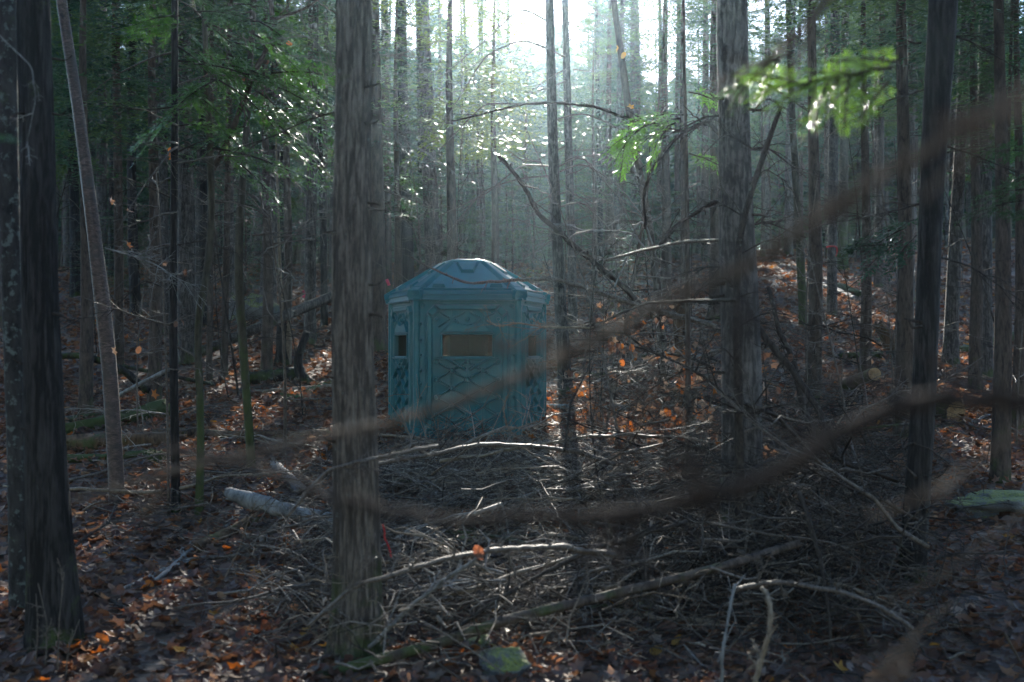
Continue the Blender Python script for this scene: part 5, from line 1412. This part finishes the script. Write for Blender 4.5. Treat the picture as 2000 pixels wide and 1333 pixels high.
needle_bough(T_fir, [(1330, 232, 9.3, -1, -.05), (1320, 240, 9.2, -1, -.35), (1300, 255, 9.2, -.6, -.7), (1260, 245, 9.2, -.7, -.5), (1335, 225, 9.3, -1, .12), (1280, 240, 9.2, -.9, -.25), (1345, 180, 9.4, .9, -.2), (1345, 300, 9.4, .9, -.2), (1230, 250, 9.2, -.3, -.8)], (.085, .19, .03), (.045, .0065), 4, 18, 16, .3, .4, (.32, .5))
fb = thing('fir_branch', 'bright yellow-green fir bough catching the sun near the lens', 'branch', P(1760, 120, 3.6))
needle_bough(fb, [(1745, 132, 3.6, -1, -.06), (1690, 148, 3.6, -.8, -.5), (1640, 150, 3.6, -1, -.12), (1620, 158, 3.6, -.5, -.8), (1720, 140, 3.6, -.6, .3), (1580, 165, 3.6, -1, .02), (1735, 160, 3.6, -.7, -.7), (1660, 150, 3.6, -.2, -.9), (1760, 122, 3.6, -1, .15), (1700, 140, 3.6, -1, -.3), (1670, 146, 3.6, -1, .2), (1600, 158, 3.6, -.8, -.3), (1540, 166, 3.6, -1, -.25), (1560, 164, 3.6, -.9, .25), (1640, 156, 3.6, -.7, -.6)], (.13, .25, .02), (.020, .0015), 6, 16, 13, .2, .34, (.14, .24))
fs2 = thing('fir_branch', 'silvery fir bough beside the bright yellow-green one', 'branch', P(1545, 100, 4.2))
needle_bough(fs2, [(1545, 105, 4.2, -1, -.3), (1520, 118, 4.2, -1, -.1), (1500, 128, 4.2, -.8, -.6), (1480, 140, 4.2, -1, -.35), (1530, 110, 4.2, -.6, -.6), (1460, 165, 4.2, -1, -.2)], (.05, .09, .05), (.020, .0016), 7, 16, 14, .2, .38, (.12, .22))
fr_ = thing('fir_branch', 'dark fir bough drooping over the reddish stem', 'branch', P(1790, 420, 11))
needle_bough(fr_, [(1790, 430, 11, -1, -.15), (1770, 445, 11, -1, -.4), (1740, 450, 11, -.9, -.2), (1760, 470, 11, -.8, -.45), (1720, 455, 11, -1, -.3), (1790, 460, 11, -.7, -.6), (1740, 480, 11, -1, .1)], (.02, .06, .03), (.055, .008), 8, 18, 14, .2, .45, (.4, .6))
fe = thing('fir_branch', 'dark fir bough poking in at the picture edge above the thin forked stem', 'branch', P(2040, 340, 6.5))
needle_bough(fe, [(2040, 340, 6.5, -1, -.1), (2030, 370, 6.5, -1, .05), (2040, 300, 6.5, -1, .2), (2010, 390, 6.5, -1, -.1), (2040, 430, 6.5, -.9, .3)], (.03, .07, .03), (.035, .004), 9, 18, 15, .2, .42, (.25, .4))
fg = thing('fir_branch', 'small green fir sprig lying on the yellowish pole', 'branch', P(540, 765, 15))
needle_bough(fg, [(540, 770, 15, 1, .05), (560, 775, 15, .8, -.1), (590, 765, 15, .6, .3)], (.02, .12, .05), (.05, .006), 10, 14, 12, .1, .45, (.3, .5))
fh = thing('fir_branch', 'blurred dark green sprig at the picture edge before the near-black trunk', 'branch', P(-20, 268, 2.6))
needle_bough(fh, [(-20, 268, 2.6, 1, -.05)], (.03, .11, .05), (.014, .0016), 11, 12, 12, .1, .4, (.06, .08))

def beech(px, py, d, H, label, n_leaf, seed, spread_=1.0, col=(2, 4, 8, 0, 7)):
    """bare sapling keeping its withered leaves"""
    q = random.Random(seed); x = (px - 1000) / FPX * d; z = gz(x, d)
    root = thing('beech_sapling', label, 'sapling', (x, d, z), 'saplings with withered leaves')
    t = np.linspace(0, 1, 9)
    stem = np.stack([.15 * spread_ * t ** 2 * q.choice([-1, 1]), .1 * t * q.uniform(-1, 1), t * H - .05], 1)
    obj('stem', Geo().tubes(stem, .011 * (1 - .8 * t) + .002, 7).mesh('stem', M['twig']), root)
    lg = []
    for k in range(11):
        f = q.uniform(.25, 1); p = np.array([np.interp(f, t, stem[:, j]) for j in range(3)])
        az = q.uniform(0, 6.28); L = q.uniform(.3, .85) * spread_
        v = np.array([math.cos(az), math.sin(az), q.uniform(-.1, .5)])
        g = dead_branch_geo(L, .005, seed * 31 + k, 6, 2, .08, 4, .06, .7, None, placed(v, p))
        obj('twig', g.mesh('twig', M['twig']), root)
        lg.append((p, v / np.linalg.norm(v), L))
    for k in range(n_leaf):
        p, v, L = q.choice(lg); s = q.uniform(.06, .105)
        lv, lt = LEAVES[q.randrange(8)]
        c = p + v * L * q.uniform(.25, 1.0) + np.array([q.gauss(0, .05), q.gauss(0, .05), q.gauss(-.03, .035)])
        key = ('leaf', seed, k % 5)
        if key not in STORE: STORE[key] = Geo().add(lv, None, lt, PAL[col[k % 5]] * (1.1 if k % 5 else .9)).mesh('withered_leaf', M['leaf_dead'], False)
        obj('withered_leaf', STORE[key], root, c, (q.uniform(-1.6, 1.6), q.uniform(-1.6, 1.6), q.uniform(0, 6.28)), s)
for a in ((1265, 700, 10.6, 1.35, 'sapling full of withered orange leaves in front of the brown stub trunk', 150, 3, 1.1),
          (1185, 700, 11.2, 1.1, 'low sapling with rusty leaves between the blind and the orange-leaved one', 90, 4, 1.0),
          (1370, 700, 9.4, 1.35, 'sapling with pale brown leaves beside the broad grey trunk', 120, 5, 1.0),
          (1300, 640, 12.0, 1.7, 'taller sapling with sparse pinkish-brown leaves above the orange-leaved one', 100, 6, 1.2),
          (1640, 720, 13.5, 1.2, 'thin sapling with few leaves before the slope log', 10, 7, .8),
          (1745, 740, 12.5, 1.9, 'slim bare sapling before the splintered stub', 5, 8, .7),
          (1985, 740, 12, 1.8, 'leafless forked sapling at the picture edge by the mossy log', 3, 9, .9),
          (330, 300, 9.4, 2.9, 'tall thin sapling with three orange leaves beside the slim dark stem', 10, 10, .7)):
    beech(*a)
# single bright leaves caught on boughs
def caught_leaf(root, px, py, d, s, ci):
    lv, lt = LEAVES[rnd.randrange(8)]
    V = (lv * s) @ leaf_rot(1, 1.2)[0].T + P(px, py, d)
    obj('caught_leaf', Geo().add(V, None, lt, PAL[ci] * 1.2).mesh('caught_leaf', M['leaf_dead'], False, tuple(root.location)), root)
for px, py in ((492, 50), (498, 44), (565, 86), (380, 142), (402, 148), (478, 155), (496, 152), (525, 122), (515, 185)): caught_leaf(T_crook, px, py, 9.2, rnd.uniform(.05, .085), rnd.choice([0, 6, 8]))
for px, py in ((335, 292), (340, 298), (330, 302), (337, 310)): caught_leaf(T_slim, px, py, 9.6, .075, 8)
for px, py in ((1207, 95), (1218, 108), (1232, 210)): caught_leaf(T_lean, px, py, 15.5, .12, 9)

lb = [o for o in bpy.data.objects if o.get('label', '').startswith('long dark branch crossing the thick trunk')][0]
caught_leaf(lb, 935, 1078, 5.62, .09, 6)
# flagging tape
def tape(label, path, d, w, mat, group=None):
    pts = np.array([P(px, py, d if len(q) < 1 else d) for (px, py, *q) in path])
    pr = resample(pts, 14); ww = w * d / FPX / 2
    n = len(pr); tg = np.gradient(pr, axis=0); tg /= np.linalg.norm(tg, axis=1, keepdims=True)
    sd2 = np.cross(tg, [0, 1, 0]); sd2 /= np.linalg.norm(sd2, axis=1, keepdims=True) + 1e-9
    tw = np.sin(np.arange(n) * .9)[:, None] * np.array([0, .5, 0]) * ww
    th = np.array([0, .0012, 0])
    V = np.concatenate([pr - sd2 * ww + tw - th, pr + sd2 * ww - tw - th, pr - sd2 * ww + tw + th, pr + sd2 * ww - tw + th])
    i = np.arange(n - 1)
    Q = np.concatenate([np.stack([i, i + 1, n + i + 1, n + i], 1), np.stack([2 * n + i, 3 * n + i, 3 * n + i + 1, 2 * n + i + 1], 1), np.stack([i, 2 * n + i, 2 * n + i + 1, i + 1], 1), np.stack([n + i, n + i + 1, 3 * n + i + 1, 3 * n + i], 1)])
    tag(obj('flagging_tape', Geo().add(V, Q).mesh('flagging_tape', M[mat], True, pr[0]), None, pr[0]), label, 'tape')
dt = T_tape['foot'][1]
tape('red tape tied round the grey trunk on the slope', [(1614, 483), (1624, 481), (1634, 482), (1635, 492), (1633, 502)], dt - .14, 3, 'tape_red')
tape('red tape strip hanging beside the thick rough trunk', [(748, 1025), (752, 1040), (750, 1050), (757, 1062), (762, 1076), (764, 1090)], 6.5, 3.2, 'tape_red')
tape('pink tape knot on the grey trunk above the leaning log', [(592, 568), (595, 574), (592, 582)], T_log['foot'][1] - .2, 5, 'tape_pink')
tape('pink tape on a twig just past the blind roof edge', [(755, 546), (758, 552), (760, 558)], 16, 6, 'tape_pink')
tape('pink tape on the thin forked stem near the picture edge', [(1952, 500), (1954, 508), (1953, 516)], 11.8, 4, 'tape_pink')
for o in bpy.data.objects:
    if 'foot' in o: del o['foot']

# ================================================================== FAR WOOD AND AIR
def far_wood():
    g = Geo(); q = np.random.default_rng(9)
    n = 760
    d = np.sqrt(q.uniform(62 ** 2, 115 ** 2, n)); px = q.uniform(-150, 2150, n)
    x = (px - 1000) / FPX * d
    H = q.uniform(.8, 1.1, n) * (13.5 + (d - 62) * .2) * np.where((x > 4) & (x < 18), .8, 1)
    # wood goes on unseen at the sides and behind, added to block low sky
    m2 = 165
    an = q.uniform(-.12 * math.pi, 1.12 * math.pi, m2); rr = np.sqrt(q.uniform(13 ** 2, 42 ** 2, m2))
    x2, d2 = rr * np.cos(an), -rr * np.sin(an) + 3
    ok = np.abs(x2) > .62 * np.maximum(d2, 0) + 3
    x, d, H = np.concatenate([x, x2[ok]]), np.concatenate([d, d2[ok]]), np.concatenate([H, q.uniform(13, 18, ok.sum())])
    n = len(x)
    z = ground(x, d)
    k = np.linspace(0, 1, 4)
    p = np.stack([x[:, None] + 0 * k, d[:, None] + 0 * k, z[:, None] + H[:, None] * k], -1)
    p[..., 0] += q.normal(0, .15, p.shape[:2])
    g.tubes(p, q.uniform(.10, .2, n)[:, None] * (1 - .85 * k)[None], 5, (.09, .075, .062), cap=False)
    m = 520
    f = q.uniform(.12, 1, (n, m)) ** .8
    rr = (1 - f) ** .6 * 2.6 * np.sqrt(q.random((n, m))) + .1
    az = q.uniform(0, 6.28, (n, m))
    c = np.stack([x[:, None] + rr * np.cos(az), d[:, None] + rr * np.sin(az), z[:, None] + H[:, None] * (.06 + .96 * f) - rr * .25], -1).reshape(-1, 3)
    out = np.stack([np.cos(az), np.sin(az), -.3 + 0 * az], -1).reshape(-1, 3)
    sd3 = np.stack([-np.sin(az), np.cos(az), q.normal(0, .5, az.shape)], -1).reshape(-1, 3)
    L, W = .46, .13
    V = np.stack([c - out * L, c + sd3 * W, c + out * L, c - sd3 * W], 1).reshape(-1, 3)
    cc = GREENS[q.integers(0, 4, len(c))] * q.uniform(.7, 1.3, (len(c), 1))
    g.add(V, np.arange(len(V)).reshape(-1, 4), None, np.repeat(cc, 4, 0))
    tag(obj('distant_wood', g.mesh('distant_wood', M['needle'], False)), 'far-off conifer wood over the crest of the slope, plus unseen trees behind', 'wood', kind='stuff')
far_wood()

def haze():
    x0, x1, y0, y1, z0, z1 = -125, 125, -45, 195, -4, 27
    v = [(x, y, z) for z in (z0, z1) for y in (y0, y1) for x in (x0, x1)]
    f = [(0, 2, 3, 1), (4, 5, 7, 6), (0, 1, 5, 4), (2, 6, 7, 3), (0, 4, 6, 2), (1, 3, 7, 5)]
    m = bpy.data.materials.new('forest_haze'); m.use_nodes = True
    nt = m.node_tree; nt.nodes.remove(nt.nodes['Principled BSDF'])
    pv = nt.nodes.new('ShaderNodeVolumePrincipled')
    pv.inputs['Color'].default_value = (.60, .84, 1.0, 1)
    pv.inputs['Density'].default_value = HAZE_DENSITY
    pv.inputs['Anisotropy'].default_value = .83
    nt.links.new(pv.outputs[0], nt.nodes['Material Output'].inputs['Volume'])
    tag(obj('haze', polymesh('haze', v, f, m)), kind='stuff')
haze()
